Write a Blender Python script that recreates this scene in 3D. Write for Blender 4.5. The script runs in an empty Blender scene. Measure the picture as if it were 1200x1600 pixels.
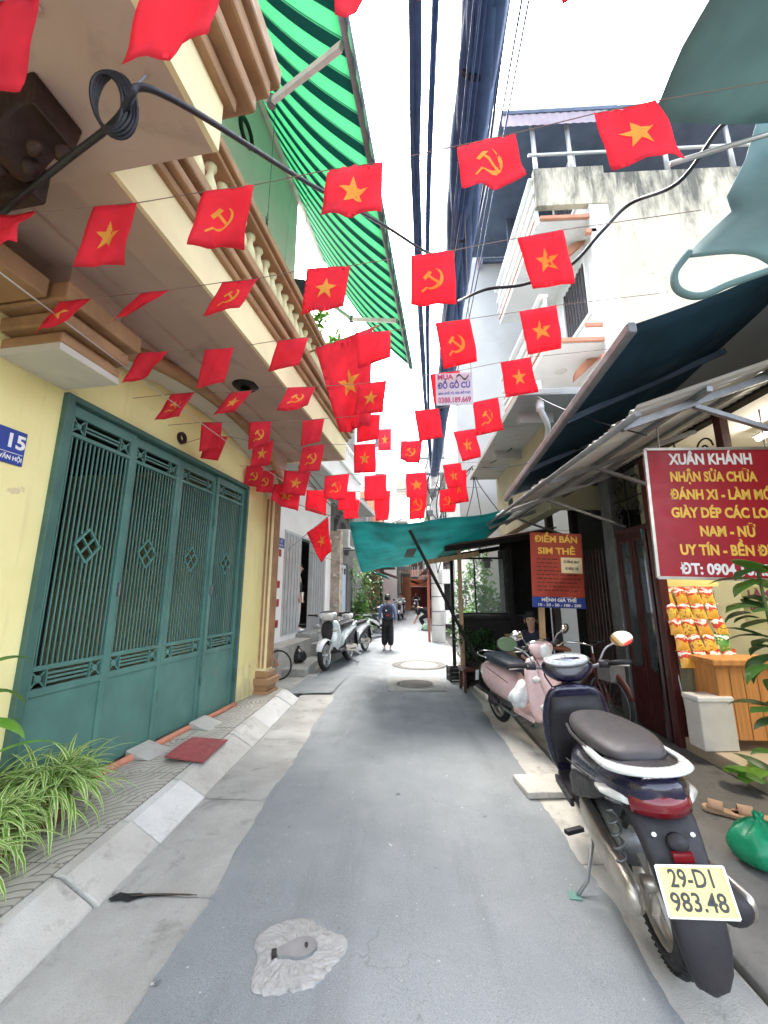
import bpy, math, random
from mathutils import Vector, Matrix
random.seed(7)
S = bpy.context.scene
COL = S.collection
R = math.radians
# ---------------------------------------------------------------- camera
F = 620.0; CAMZ = 1.65
PITCH = math.atan(126 / F); YAW = math.atan(30 * math.cos(PITCH) / F)
cd = bpy.data.cameras.new('camera'); cam = bpy.data.objects.new('camera', cd); COL.objects.link(cam)
cam.location = (0, 0, CAMZ); cam.rotation_euler = (math.pi / 2 + PITCH, 0, YAW)
cd.sensor_fit = 'HORIZONTAL'; cd.sensor_width = 36; cd.lens = F / 1200 * 36
cd.clip_start = .05; cd.clip_end = 600
S.camera = cam
# ---------------------------------------------------------------- sky, sun, exposure
SUN_EL, SUN_AZ = R(62), R(-14)
w = bpy.data.worlds.new('World'); S.world = w; w.use_nodes = True
nt = w.node_tree; bg = nt.nodes['Background']
sky = nt.nodes.new('ShaderNodeTexSky'); sky.sky_type = 'NISHITA'; sky.sun_disc = False
sky.sun_elevation = SUN_EL; sky.sun_rotation = SUN_AZ; sky.dust_density = 4.0; sky.air_density = 1.0; sky.ozone_density = 1.0
hs = nt.nodes.new('ShaderNodeHueSaturation'); hs.inputs['Saturation'].default_value = .5
nt.links.new(sky.outputs[0], hs.inputs['Color']); nt.links.new(hs.outputs[0], bg.inputs['Color'])
bg.inputs['Strength'].default_value = .15
sl = bpy.data.lights.new('sun', 'SUN'); sl.energy = .8; sl.angle = R(20); sl.color = (1, .96, .9)
so = bpy.data.objects.new('sun', sl); COL.objects.link(so)
# direction toward the sun
sd = Vector((math.sin(SUN_AZ) * math.cos(SUN_EL), math.cos(SUN_AZ) * math.cos(SUN_EL), math.sin(SUN_EL)))
so.rotation_euler = sd.to_track_quat('Z', 'Y').to_euler(); so.location = (0, 0, 30)
S.view_settings.view_transform = 'Standard'; S.view_settings.look = 'None'
S.view_settings.exposure = 3.2; S.view_settings.gamma = 1.0; S.view_settings.use_curve_mapping = False
S.render.engine = 'CYCLES'
S.cycles.max_bounces = 7; S.cycles.diffuse_bounces = 4; S.cycles.transparent_max_bounces = 12
# ---------------------------------------------------------------- photo pixel -> point in the place
_f = Vector((-math.sin(YAW) * math.cos(PITCH), math.cos(YAW) * math.cos(PITCH), math.sin(PITCH)))
_r = Vector((math.cos(YAW), math.sin(YAW), 0)); _u = _r.cross(_f); CAM = Vector((0, 0, CAMZ))
def ray(x, y): return _f + _r * ((x - 600) / F) + _u * ((800 - y) / F)
def gz(x, y, z): d = ray(x, y); return CAM + d * ((z - CAMZ) / d.z)
def gy(x, y, Y): d = ray(x, y); return CAM + d * (Y / d.y)
def gx(x, y, X): d = ray(x, y); return CAM + d * (X / d.x)
# ---------------------------------------------------------------- materials
def new_mat(name):
    m = bpy.data.materials.new(name); m.use_nodes = True
    return m, m.node_tree, m.node_tree.nodes['Principled BSDF']
def c4(c): return (c[0], c[1], c[2], 1)
def N(t, typ, **kw):
    n = t.nodes.new(typ)
    for k, v in kw.items():
        if k in n.inputs: n.inputs[k].default_value = v
        else: setattr(n, k, v)
    return n
def noise(t, pos, scale, detail=4, rough=.55, dist=0):
    n = N(t, 'ShaderNodeTexNoise', Scale=scale, Detail=detail, Roughness=rough, Distortion=dist)
    t.links.new(pos, n.inputs['Vector']); return n.outputs['Fac']
def ramp(t, fac, a, b, ca=(0, 0, 0), cb=(1, 1, 1)):
    n = t.nodes.new('ShaderNodeValToRGB'); t.links.new(fac, n.inputs[0])
    e = n.color_ramp.elements; e[0].position = a; e[1].position = b; e[0].color = c4(ca); e[1].color = c4(cb)
    return n.outputs[0]
def mix(t, fac, a, b):
    n = t.nodes.new('ShaderNodeMix'); n.data_type = 'RGBA'
    for sock, v in ((0, fac), (6, a), (7, b)):
        if isinstance(v, (int, float)): n.inputs[sock].default_value = v
        elif isinstance(v, tuple): n.inputs[sock].default_value = c4(v)
        else: t.links.new(v, n.inputs[sock])
    return n.outputs[2]
def math_(t, op, a, b=0.0):
    n = t.nodes.new('ShaderNodeMath'); n.operation = op
    for i, v in enumerate((a, b)):
        if isinstance(v, (int, float)): n.inputs[i].default_value = v
        else: t.links.new(v, n.inputs[i])
    return n.outputs[0]
def posn(t): return t.nodes.new('ShaderNodeNewGeometry').outputs['Position']
def objc(t): return t.nodes.new('ShaderNodeTexCoord').outputs['Object']
def mapped(t, pos, sc):
    n = t.nodes.new('ShaderNodeMapping'); t.links.new(pos, n.inputs[0]); n.inputs['Scale'].default_value = sc; return n.outputs[0]
def add_bump(t, b, h, strength, dist=.01):
    n = N(t, 'ShaderNodeBump', Strength=strength, Distance=dist); t.links.new(h, n.inputs['Height']); t.links.new(n.outputs[0], b.inputs['Normal'])
def sc_(c, k): return tuple(min(1, v * k) for v in c)
def mat(name, col, rough=.6, var=.14, scale=5, bump=.2, bscale=70, metal=0, dirt=None, coat=0, spec=.4, stretch=None, trans=0):
    """dirt = (colour, lo, hi, scale)"""
    m, t, b = new_mat(name); p = posn(t)
    if stretch: p = mapped(t, p, stretch)
    c = mix(t, ramp(t, noise(t, p, scale), .3, .7), sc_(col, 1 - var), sc_(col, 1 + var))
    if dirt:
        d = ramp(t, noise(t, p, dirt[3], 7, .65, .4), dirt[1], dirt[2]); c = mix(t, d, c, dirt[0])
    t.links.new(c, b.inputs['Base Color'])
    b.inputs['Roughness'].default_value = rough; b.inputs['Metallic'].default_value = metal
    b.inputs['Specular IOR Level'].default_value = spec
    if coat: b.inputs['Coat Weight'].default_value = coat; b.inputs['Coat Roughness'].default_value = .08
    if rough > .15:
        rr = ramp(t, noise(t, p, scale * 3), .3, .7, (rough * .8,) * 3, (min(1, rough * 1.2),) * 3); t.links.new(rr, b.inputs['Roughness'])
    if bump: add_bump(t, b, noise(t, p, bscale, 5), bump, .006)
    if trans:
        tr = t.nodes.new('ShaderNodeBsdfTranslucent'); t.links.new(c, tr.inputs[0])
        ms = t.nodes.new('ShaderNodeMixShader'); ms.inputs[0].default_value = trans
        o = t.nodes['Material Output']; t.links.new(b.outputs[0], ms.inputs[1]); t.links.new(tr.outputs[0], ms.inputs[2]); t.links.new(ms.outputs[0], o.inputs[0])
    return m
def emis(name, col, k):
    m, t, b = new_mat(name); b.inputs['Base Color'].default_value = c4(col); b.inputs['Emission Color'].default_value = c4(col); b.inputs['Emission Strength'].default_value = k; return m
def glass(name, col=(.8, .85, .85), alpha=.25, rough=.03):
    m, t, b = new_mat(name); b.inputs['Base Color'].default_value = c4(col); b.inputs['Roughness'].default_value = rough
    tr = t.nodes.new('ShaderNodeBsdfTransparent'); ms = t.nodes.new('ShaderNodeMixShader'); ms.inputs[0].default_value = alpha
    o = t.nodes['Material Output']; t.links.new(tr.outputs[0], ms.inputs[1]); t.links.new(b.outputs[0], ms.inputs[2]); t.links.new(ms.outputs[0], o.inputs[0]); return m
M = {}
def asphalt():
    m, t, b = new_mat('asphalt'); p = posn(t)
    c = mix(t, ramp(t, noise(t, p, .9, 6, .65), .3, .7), (.172, .188, .198), (.242, .260, .270))
    c = mix(t, ramp(t, noise(t, mapped(t, p, (2.2, .22, 1)), 1.3, 7, .65), .52, .78), c, (.140, .150, .156))
    c = mix(t, ramp(t, noise(t, p, 220, 3, .7), .50, .72), c, (.085, .092, .096))
    c = mix(t, ramp(t, noise(t, p, 190, 3, .7), .60, .72), c, (.36, .37, .37))
    c = mix(t, ramp(t, noise(t, p, 26, 3, .6), .70, .76), c, (.44, .45, .44))
    c = mix(t, ramp(t, noise(t, p, 4.2, 5, .6, .6), .67, .73), c, (.075, .08, .084))
    c = mix(t, ramp(t, noise(t, p, 1.9, 7, .7, .9), .64, .74), c, (.30, .30, .285))
    vo = t.nodes.new('ShaderNodeTexVoronoi'); vo.feature = 'DISTANCE_TO_EDGE'; vo.inputs['Scale'].default_value = .75
    wv = t.nodes.new('ShaderNodeVectorMath'); wv.operation = 'ADD'; nz = t.nodes.new('ShaderNodeTexNoise'); nz.inputs['Scale'].default_value = 3.2; nz.inputs['Detail'].default_value = 5; t.links.new(p, nz.inputs['Vector'])
    t.links.new(p, wv.inputs[0]); t.links.new(mapped(t, nz.outputs['Color'], (.5, .5, .5)), wv.inputs[1]); t.links.new(wv.outputs[0], vo.inputs['Vector'])
    cr_ = math_(t, 'MULTIPLY', ramp(t, vo.outputs['Distance'], .0015, .004, (1, 1, 1), (0, 0, 0)), ramp(t, noise(t, p, .8, 3), .50, .62)); c = mix(t, math_(t, 'MULTIPLY', cr_, .6), c, (.06, .062, .065))
    t.links.new(c, b.inputs['Base Color'])
    t.links.new(ramp(t, noise(t, p, 3, 4), .3, .7, (.5,) * 3, (.8,) * 3), b.inputs['Roughness']); b.inputs['Specular IOR Level'].default_value = .35
    h = math_(t, 'ADD', noise(t, p, 240, 3), math_(t, 'MULTIPLY', noise(t, p, 9, 4), 1.4)); add_bump(t, b, h, .35, .006); return m
def snack_mat(name, a, b2, c3):
    m, t, b = new_mat(name); o = objc(t); sx = t.nodes.new('ShaderNodeSeparateXYZ'); t.links.new(o, sx.inputs[0])
    n = noise(t, mapped(t, posn(t), (1, 1, 1)), 16, 3); k = math_(t, 'ADD', sx.outputs[2], math_(t, 'MULTIPLY', math_(t, 'SUBTRACT', n, .5), .12))
    c = mix(t, ramp(t, k, -.02, .0), b2, a); c = mix(t, ramp(t, noise(t, posn(t), 42, 2), .58, .62), c, c3)
    c = mix(t, ramp(t, math_(t, 'ABSOLUTE', math_(t, 'SUBTRACT', k, .045)), .012, .016, (1, 1, 1), (0, 0, 0)), c, (.8, .78, .7))
    t.links.new(c, b.inputs['Base Color']); b.inputs['Roughness'].default_value = .28; add_bump(t, b, noise(t, posn(t), 35, 4), .7, .01); return m
def concrete(name, a, bcol, stain, sc=2.2):
    m, t, b = new_mat(name); p = posn(t)
    c = mix(t, ramp(t, noise(t, p, sc, 6, .62), .32, .68), a, bcol)
    c = mix(t, ramp(t, noise(t, p, sc * 2.3, 7, .7, .5), .55, .74), c, stain)
    c = mix(t, ramp(t, noise(t, p, 150, 2), .56, .8), c, sc_(a, .55))
    t.links.new(c, b.inputs['Base Color']); b.inputs['Roughness'].default_value = .85; b.inputs['Specular IOR Level'].default_value = .25
    h = math_(t, 'ADD', noise(t, p, 130, 4), math_(t, 'MULTIPLY', noise(t, p, 14, 4), 1.5)); add_bump(t, b, h, .45, .007); return m
def tile_mat():
    m, t, b = new_mat('embossed_tile'); p = posn(t); o = objc(t)
    # concentric arcs pressed round two opposite corners of each tile
    def arcs(cx, cy):
        v = t.nodes.new('ShaderNodeVectorMath'); v.operation = 'DISTANCE'; t.links.new(mapped(t, o, (1, 1, 0)), v.inputs[0]); v.inputs[1].default_value = (cx, cy, 0); return v.outputs['Value']
    d = math_(t, 'MINIMUM', arcs(.19, .19), arcs(-.19, -.19))
    s = math_(t, 'SINE', math_(t, 'MULTIPLY', d, 112.0)); g = ramp(t, s, .70, 1.0)
    dirt = noise(t, p, 5, 6, .65)
    c = mix(t, ramp(t, dirt, .35, .7), (.44, .42, .36), (.31, .295, .25))
    c = mix(t, math_(t, 'MULTIPLY', g, .75), c, (.13, .12, .10))
    c = mix(t, ramp(t, noise(t, p, 2.1, 6, .7), .58, .75), c, (.23, .215, .17))
    t.links.new(c, b.inputs['Base Color']); b.inputs['Roughness'].default_value = .85
    h = math_(t, 'SUBTRACT', math_(t, 'MULTIPLY', noise(t, p, 150, 3), .25), g); add_bump(t, b, h, .8, .006); return m
def old_paint():
    m, t, b = new_mat('yellow_plaster'); p = posn(t)
    c = mix(t, ramp(t, noise(t, p, 1.0, 6, .6), .3, .7), (.76, .655, .285), (.86, .77, .385))
    c = mix(t, ramp(t, noise(t, mapped(t, p, (5, 5, .35)), 1.6, 6, .65), .58, .80), c, (.66, .54, .25))
    pe = ramp(t, noise(t, p, 2.6, 6, .6, .7), .665, .68); c = mix(t, pe, c, (.66, .55, .31))
    c = mix(t, ramp(t, noise(t, p, 7, 5, .7, .4), .70, .72), c, (.80, .74, .55))
    sx = t.nodes.new('ShaderNodeSeparateXYZ'); t.links.new(p, sx.inputs[0])
    g_ = ramp(t, math_(t, 'SUBTRACT', math_(t, 'MULTIPLY', noise(t, mapped(t, p, (3, 3, 1.2)), 2.4, 6, .65), 1.1), math_(t, 'MULTIPLY', sx.outputs[2], .55)), .22, .55); c = mix(t, math_(t, 'MULTIPLY', g_, .6), c, (.36, .32, .22))
    t.links.new(c, b.inputs['Base Color']); b.inputs['Roughness'].default_value = .85; b.inputs['Specular IOR Level'].default_value = .2
    h = math_(t, 'SUBTRACT', math_(t, 'ADD', math_(t, 'MULTIPLY', noise(t, p, 40, 5), .5), math_(t, 'MULTIPLY', noise(t, p, 3, 3), 1.5)), math_(t, 'MULTIPLY', pe, .6)); add_bump(t, b, h, .35, .008); return m
def stained_wall(name, col, stain, zt, zr, sc=1.1):
    """old lime render; soot and moss run down from the coping at height zt over zr metres"""
    m, t, b = new_mat(name); p = posn(t)
    c = mix(t, ramp(t, noise(t, p, sc, 5), .3, .7), sc_(col, .9), col)
    sx = t.nodes.new('ShaderNodeSeparateXYZ'); t.links.new(p, sx.inputs[0])
    k = math_(t, 'MULTIPLY', math_(t, 'SUBTRACT', sx.outputs[2], zt - zr), 1 / zr)
    n = noise(t, mapped(t, p, (2.2, 2.2, .5)), 2.0, 7, .7, .3)
    mk = ramp(t, math_(t, 'ADD', math_(t, 'MULTIPLY', k, .38), n), .72, .95)
    c = mix(t, mk, c, stain)
    c = mix(t, ramp(t, noise(t, p, 3.2, 7, .7, .8), .62, .72), c, sc_(stain, 1.8))
    t.links.new(c, b.inputs['Base Color']); b.inputs['Roughness'].default_value = .9
    add_bump(t, b, noise(t, p, 40, 6), .3, .01); return m
def awning_mat():
    m, t, b = new_mat('striped_canvas'); o = objc(t)
    sx = t.nodes.new('ShaderNodeSeparateXYZ'); t.links.new(o, sx.inputs[0])
    f = math_(t, 'FRACT', math_(t, 'MULTIPLY', sx.outputs[1], 1 / .30))
    s = ramp(t, f, .50, .52)
    e = math_(t, 'ABSOLUTE', math_(t, 'SUBTRACT', f, .56)); e = ramp(t, e, .02, .03, (1, 1, 1), (0, 0, 0))
    g = noise(t, o, 3, 4)
    c = mix(t, s, mix(t, g, (.20, .58, .33), (.26, .66, .40)), (.03, .13, .11)); c = mix(t, math_(t, 'MULTIPLY', e, .5), c, (.30, .75, .42))
    t.links.new(c, b.inputs['Base Color']); b.inputs['Roughness'].default_value = .6; b.inputs['Specular IOR Level'].default_value = .2
    tr = t.nodes.new('ShaderNodeBsdfTranslucent'); t.links.new(c, tr.inputs[0]); ms = t.nodes.new('ShaderNodeMixShader'); ms.inputs[0].default_value = .75
    out = t.nodes['Material Output']; t.links.new(b.outputs[0], ms.inputs[1]); t.links.new(tr.outputs[0], ms.inputs[2]); t.links.new(ms.outputs[0], out.inputs[0]); return m
def leaf_mat(name, mid, edge, lo=.3, hi=.34, trans=.35):
    m, t, b = new_mat(name); uv = t.nodes.new('ShaderNodeTexCoord').outputs['UV']
    sx = t.nodes.new('ShaderNodeSeparateXYZ'); t.links.new(uv, sx.inputs[0])
    d = math_(t, 'ABSOLUTE', math_(t, 'SUBTRACT', sx.outputs[0], .5))
    n = noise(t, posn(t), 11, 3)
    c = mix(t, ramp(t, d, lo, hi), mix(t, n, sc_(mid, .6), sc_(mid, 1.5)), edge)
    t.links.new(c, b.inputs['Base Color']); b.inputs['Roughness'].default_value = .42
    tr = t.nodes.new('ShaderNodeBsdfTranslucent'); t.links.new(c, tr.inputs[0]); ms = t.nodes.new('ShaderNodeMixShader'); ms.inputs[0].default_value = trans
    out = t.nodes['Material Output']; t.links.new(b.outputs[0], ms.inputs[1]); t.links.new(tr.outputs[0], ms.inputs[2]); t.links.new(ms.outputs[0], out.inputs[0]); return m
M['asphalt'] = asphalt()
M['gutter'] = concrete('gutter_concrete', (.40, .395, .37), (.26, .255, .235), (.17, .165, .15), 1.6)
M['kerb'] = concrete('kerb_concrete', (.50, .485, .44), (.36, .345, .305), (.22, .205, .175), 1.9)
M['kerbw'] = concrete('fresh_kerb_concrete', (.60, .59, .56), (.48, .47, .44), (.30, .29, .26))
M['patch'] = concrete('rough_patch', (.35, .345, .33), (.26, .258, .245), (.17, .167, .16), 14)
M['cfloor'] = concrete('forecourt_concrete', (.17, .165, .15), (.11, .106, .098), (.06, .057, .05))
M['tile'] = tile_mat()
M['yellow'] = old_paint()
M['yellowf'] = mat('pale_yellow_plaster', (.80, .70, .42), .85, .08, 2, .2, 45, spec=.2)
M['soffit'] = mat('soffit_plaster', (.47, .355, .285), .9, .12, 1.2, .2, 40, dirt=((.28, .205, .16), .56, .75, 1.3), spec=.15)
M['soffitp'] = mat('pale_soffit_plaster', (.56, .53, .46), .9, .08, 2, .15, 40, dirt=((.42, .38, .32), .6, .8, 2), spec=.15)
M['brown'] = mat('brown_moulding', (.34, .195, .095), .6, .18, 4, .15, 60, dirt=((.22, .125, .06), .52, .75, 3))
M['terracotta'] = mat('terracotta_trim', (.55, .25, .15), .7, .12, 5, .1, 60)
M['dkbrown'] = mat('carved_wood', (.030, .012, .008), .6, .35, 8, .8, 25)
M['baluster'] = mat('baluster_plaster', (.60, .56, .32), .8, .12, 6, .2, 60)
M['upwall'] = mat('pink_offset_plaster', (.95, .56, .64), .9, .05, 1.2, .15, 40, dirt=((.78, .46, .52), .62, .85, 1.5), spec=.2)  # pink put into the paint to offset green light from the awning
M['white'] = mat('white_plaster', (.80, .79, .76), .85, .05, 2, .15, 40, dirt=((.60, .58, .52), .64, .85, 1.7), spec=.2)
M['greywall'] = mat('grey_render', (.66, .665, .65), .9, .06, .8, .2, 30, dirt=((.52, .52, .50), .58, .85, .8), spec=.2)
M['oldgrey'] = mat('sooty_render', (.15, .146, .138), .9, .2, 1.6, .35, 25, dirt=((.10, .095, .09), .55, .75, 2.2), spec=.2)
M['gate'] = mat('green_gate_paint', (.082, .190, .158), .45, .22, 2.2, .12, 90, dirt=((.12, .19, .155), .58, .75, 4), spec=.5)
M['gatedk'] = mat('dark_green_paint', (.055, .125, .10), .5, .2, 3, .1, 90)
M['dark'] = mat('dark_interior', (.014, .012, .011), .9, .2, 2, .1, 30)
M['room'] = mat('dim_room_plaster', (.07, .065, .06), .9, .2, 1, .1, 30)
M['black'] = mat('black_rubber', (.010, .010, .011), .6, .2, 10, .15, 120)
M['cable'] = mat('cable_sheath', (.014, .016, .022), .5, .2, 10, .05, 120)
M['bundle'] = mat('flare_tinted_cable', (.045, .085, .19), .55, .2, 10, .05, 120)  # blue cast of lens flare put into the black sheath colour
M['string'] = mat('brown_string', (.22, .15, .12), .9, .1, 10, 0)
M['red'] = mat('red_flag_cloth', (.90, .075, .115), .8, .14, 5, .12, 240, spec=.15, trans=.62)
M['starc'] = mat('yellow_emblem_cloth', (.90, .50, .09), .8, .06, 9, .1, 240, spec=.15, trans=.4)
M['tealtarp'] = mat('teal_tarp', (.05, .33, .33), .6, .2, 3, .4, 9, spec=.3, trans=.5)
M['bluecanvas'] = mat('dark_blue_canvas', (.020, .055, .082), .7, .25, 2.2, .3, 14, spec=.25, trans=.12)
M['greencanvas'] = mat('grey_green_canvas', (.17, .27, .265), .75, .2, 2.0, .3, 12, spec=.2, trans=.30)
M['awning'] = awning_mat()
M['sheet'] = mat('galvanised_sheet', (.62, .64, .64), .45, .12, 2, .1, 50, metal=.35, dirt=((.36, .32, .27), .60, .8, 2.5))
M['polysheet'] = mat('cloudy_plastic_sheet', (.70, .71, .69), .5, .12, 2, .1, 50, dirt=((.40, .37, .31), .60, .8, 2.5), trans=.55)
M['rustsheet'] = mat('rusty_sheet', (.26, .16, .13), .7, .25, 3, .3, 40)
M['steel'] = mat('weathered_steel', (.20, .205, .21), .5, .2, 6, .15, 60, metal=.5)
M['galv'] = mat('zinc_pipe', (.55, .56, .55), .4, .1, 8, .05, 60, metal=.7)
M['chrome'] = mat('chrome', (.75, .76, .78), .12, .04, 6, 0, metal=1)
M['mirror'] = mat('mirror_glass', (.80, .74, .45), .04, .02, 6, 0, metal=1)  # cream tint paints the reflected wall into the glass colour
M['wood'] = mat('weathered_wood', (.36, .24, .13), .75, .25, 4, .4, 30, stretch=(6, 6, .6))
M['redwood'] = mat('dark_red_wood', (.070, .014, .012), .45, .22, 4, .2, 40, spec=.5)
M['orwood'] = mat('orange_plank', (.58, .27, .085), .5, .22, 3, .2, 30, stretch=(9, 9, .5))
M['signred'] = mat('red_sign_vinyl', (.34, .009, .018), .45, .12, 4, .05, 40, dirt=((.24, .009, .015), .6, .8, 3))
M['signor'] = mat('orange_red_sign_vinyl', (.34, .045, .025), .5, .15, 4, .05, 40, dirt=((.40, .05, .05), .58, .8, 3))
M['signblue'] = mat('blue_enamel', (.022, .055, .26), .35, .1, 4, .03, 40)
M['txtyel'] = mat('yellow_lettering', (.80, .50, .075), .5, .1, 12, 0)
M['txtwhite'] = mat('white_lettering', (.80, .78, .74), .5, .06, 12, 0)
M['txtdark'] = mat('dark_lettering', (.05, .05, .055), .5, .1, 12, 0)
M['txtblue'] = mat('violet_blue_lettering', (.10, .10, .36), .5, .1, 12, 0)
M['txtmaroon'] = mat('maroon_lettering', (.42, .07, .14), .5, .1, 12, 0)
M['paper'] = mat('cream_paper', (.74, .66, .44), .8, .08, 6, .05, 60)
M['banner'] = mat('pale_banner', (.66, .64, .70), .7, .06, 6, .1, 30, trans=.3)
M['platey'] = mat('yellow_plate', (.80, .68, .26), .4, .06, 12, .04, 90)
M['plastic_w'] = mat('white_plastic', (.78, .78, .75), .4, .05, 6, .03, 60)
M['acwhite'] = mat('aged_white_metal', (.70, .69, .63), .5, .1, 6, .03, 60)
M['greybox'] = mat('off_white_panel', (.62, .62, .57), .6, .08, 6, .05, 60)
M['purple'] = mat('deep_violet_paint', (.009, .007, .026), .25, .25, 9, .04, 120, coat=.7)
M['greyplast'] = mat('dark_grey_plastic', (.020, .018, .021), .55, .15, 10, .15, 160)
M['seatgrey'] = mat('brown_grey_vinyl', (.045, .041, .043), .5, .12, 8, .18, 160)
M['seatnavy'] = mat('navy_vinyl', (.014, .021, .036), .45, .12, 8, .15, 160)
M['pinkp'] = mat('pale_pink_paint', (.66, .46, .45), .3, .10, 6, .03, 200, coat=.5)
M['silverp'] = mat('silver_green_paint', (.62, .65, .64), .3, .08, 6, .02, 200, metal=.2, coat=.5)
M['whitep'] = mat('white_paint', (.80, .80, .80), .28, .05, 6, .02, 200, coat=.4)
M['lightred'] = mat('red_lens', (.16, .006, .012), .12, .1, 20, .05, 90, coat=.5)
M['lens'] = mat('clear_lens', (.62, .62, .58), .12, .1, 20, .05, 90, coat=.5)
M['alu'] = mat('dull_aluminium', (.48, .44, .38), .38, .15, 9, .1, 60, metal=.8)
M['dial'] = mat('pale_dial', (.46, .52, .55), .25, .3, 30, .0, 60, coat=.6)
M['cloth'] = mat('pale_rag', (.62, .66, .68), .9, .25, 14, .4, 40)
M['bagblack'] = mat('black_bin_liner', (.02, .02, .022), .28, .2, 9, .6, 22)
M['baggreen'] = mat('green_plastic_bag', (.02, .30, .14), .28, .25, 9, .6, 18, trans=.3)
M['skin'] = mat('skin', (.52, .31, .22), .55, .06, 12, .05, 200)
M['hair'] = mat('black_hair', (.014, .012, .012), .5, .2, 60, .3, 200)
M['navy'] = mat('navy_cloth', (.020, .024, .045), .85, .15, 8, .3, 60)
M['blackcl'] = mat('black_cloth', (.018, .018, .02), .85, .15, 8, .3, 60)
M['bluecl'] = mat('blue_denim_cloth', (.13, .19, .34), .85, .15, 8, .3, 60)
M['beige'] = mat('beige_cloth', (.60, .52, .42), .85, .1, 8, .2, 60)
M['spider'] = leaf_mat('variegated_leaf', (.16, .34, .04), (.78, .84, .44), .26, .30, .45)
M['leafg'] = leaf_mat('green_leaf', (.075, .20, .028), (.12, .27, .05), .42, .5, .35)
M['leafd'] = leaf_mat('dark_leaf', (.035, .095, .022), (.05, .12, .03), .44, .5, .3)
M['leafl'] = leaf_mat('light_leaf', (.17, .40, .05), (.26, .48, .10), .4, .5, .5)
M['stem'] = mat('green_stem', (.10, .14, .05), .7, .2, 10, .2, 60)
M['soil'] = mat('soil', (.05, .035, .025), .95, .3, 20, .6, 50)
M['pot'] = mat('clay_pot', (.28, .13, .08), .8, .2, 8, .2, 50)
M['rampred'] = mat('red_painted_ramp', (.26, .055, .055), .7, .18, 5, .3, 80, dirt=((.17, .05, .05), .58, .75, 6))
M['copper'] = mat('terracotta_sill', (.52, .215, .13), .6, .15, 6, .2, 60)
M['brick'] = mat('orange_render', (.60, .27, .15), .85, .12, 2, .2, 30)
M['olive'] = mat('pale_olive_plaster', (.42, .41, .27), .9, .1, 1.5, .2, 30, dirt=((.33, .32, .22), .58, .78, 2.5))
M['greyslab'] = mat('grey_slab', (.40, .40, .38), .9, .12, 2, .2, 30, dirt=((.25, .25, .24), .58, .78, 2))
M['shutter'] = mat('grey_shutter', (.50, .51, .50), .5, .1, 4, .1, 50, metal=.2)
M['bluedoor'] = mat('pale_blue_door', (.42, .50, .60), .5, .08, 4, .08, 50)
M['glassd'] = glass('window_glass', (.10, .12, .13), .75)
M['glassc'] = glass('clear_glass', (.75, .8, .8), .12)
M['tube'] = emis('tube_lamp', (1, .93, .8), 8)
M['snackr'] = snack_mat('red_foil', (.60, .03, .025), (.80, .42, .06), (.75, .55, .12))
M['snacky'] = snack_mat('yellow_foil', (.62, .05, .03), (.85, .56, .10), (.30, .12, .02))
M['snackg'] = snack_mat('green_foil', (.02, .25, .08), (.14, .38, .08), (.8, .7, .3))
M['stained'] = stained_wall('stained_lime_wall', (.62, .565, .42), (.13, .125, .10), 9.7, 2.6)
M['purplesheet'] = mat('pinkish_roof_sheet', (.50, .42, .47), .5, .1, 5, .1, 40, trans=.3)
M['terracebl'] = mat('dusky_blue_tarpaulin', (.09, .12, .18), .7, .2, 2, .2, 30)
M['slipper'] = mat('tan_leather', (.48, .31, .19), .6, .15, 12, .15, 80)
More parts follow.
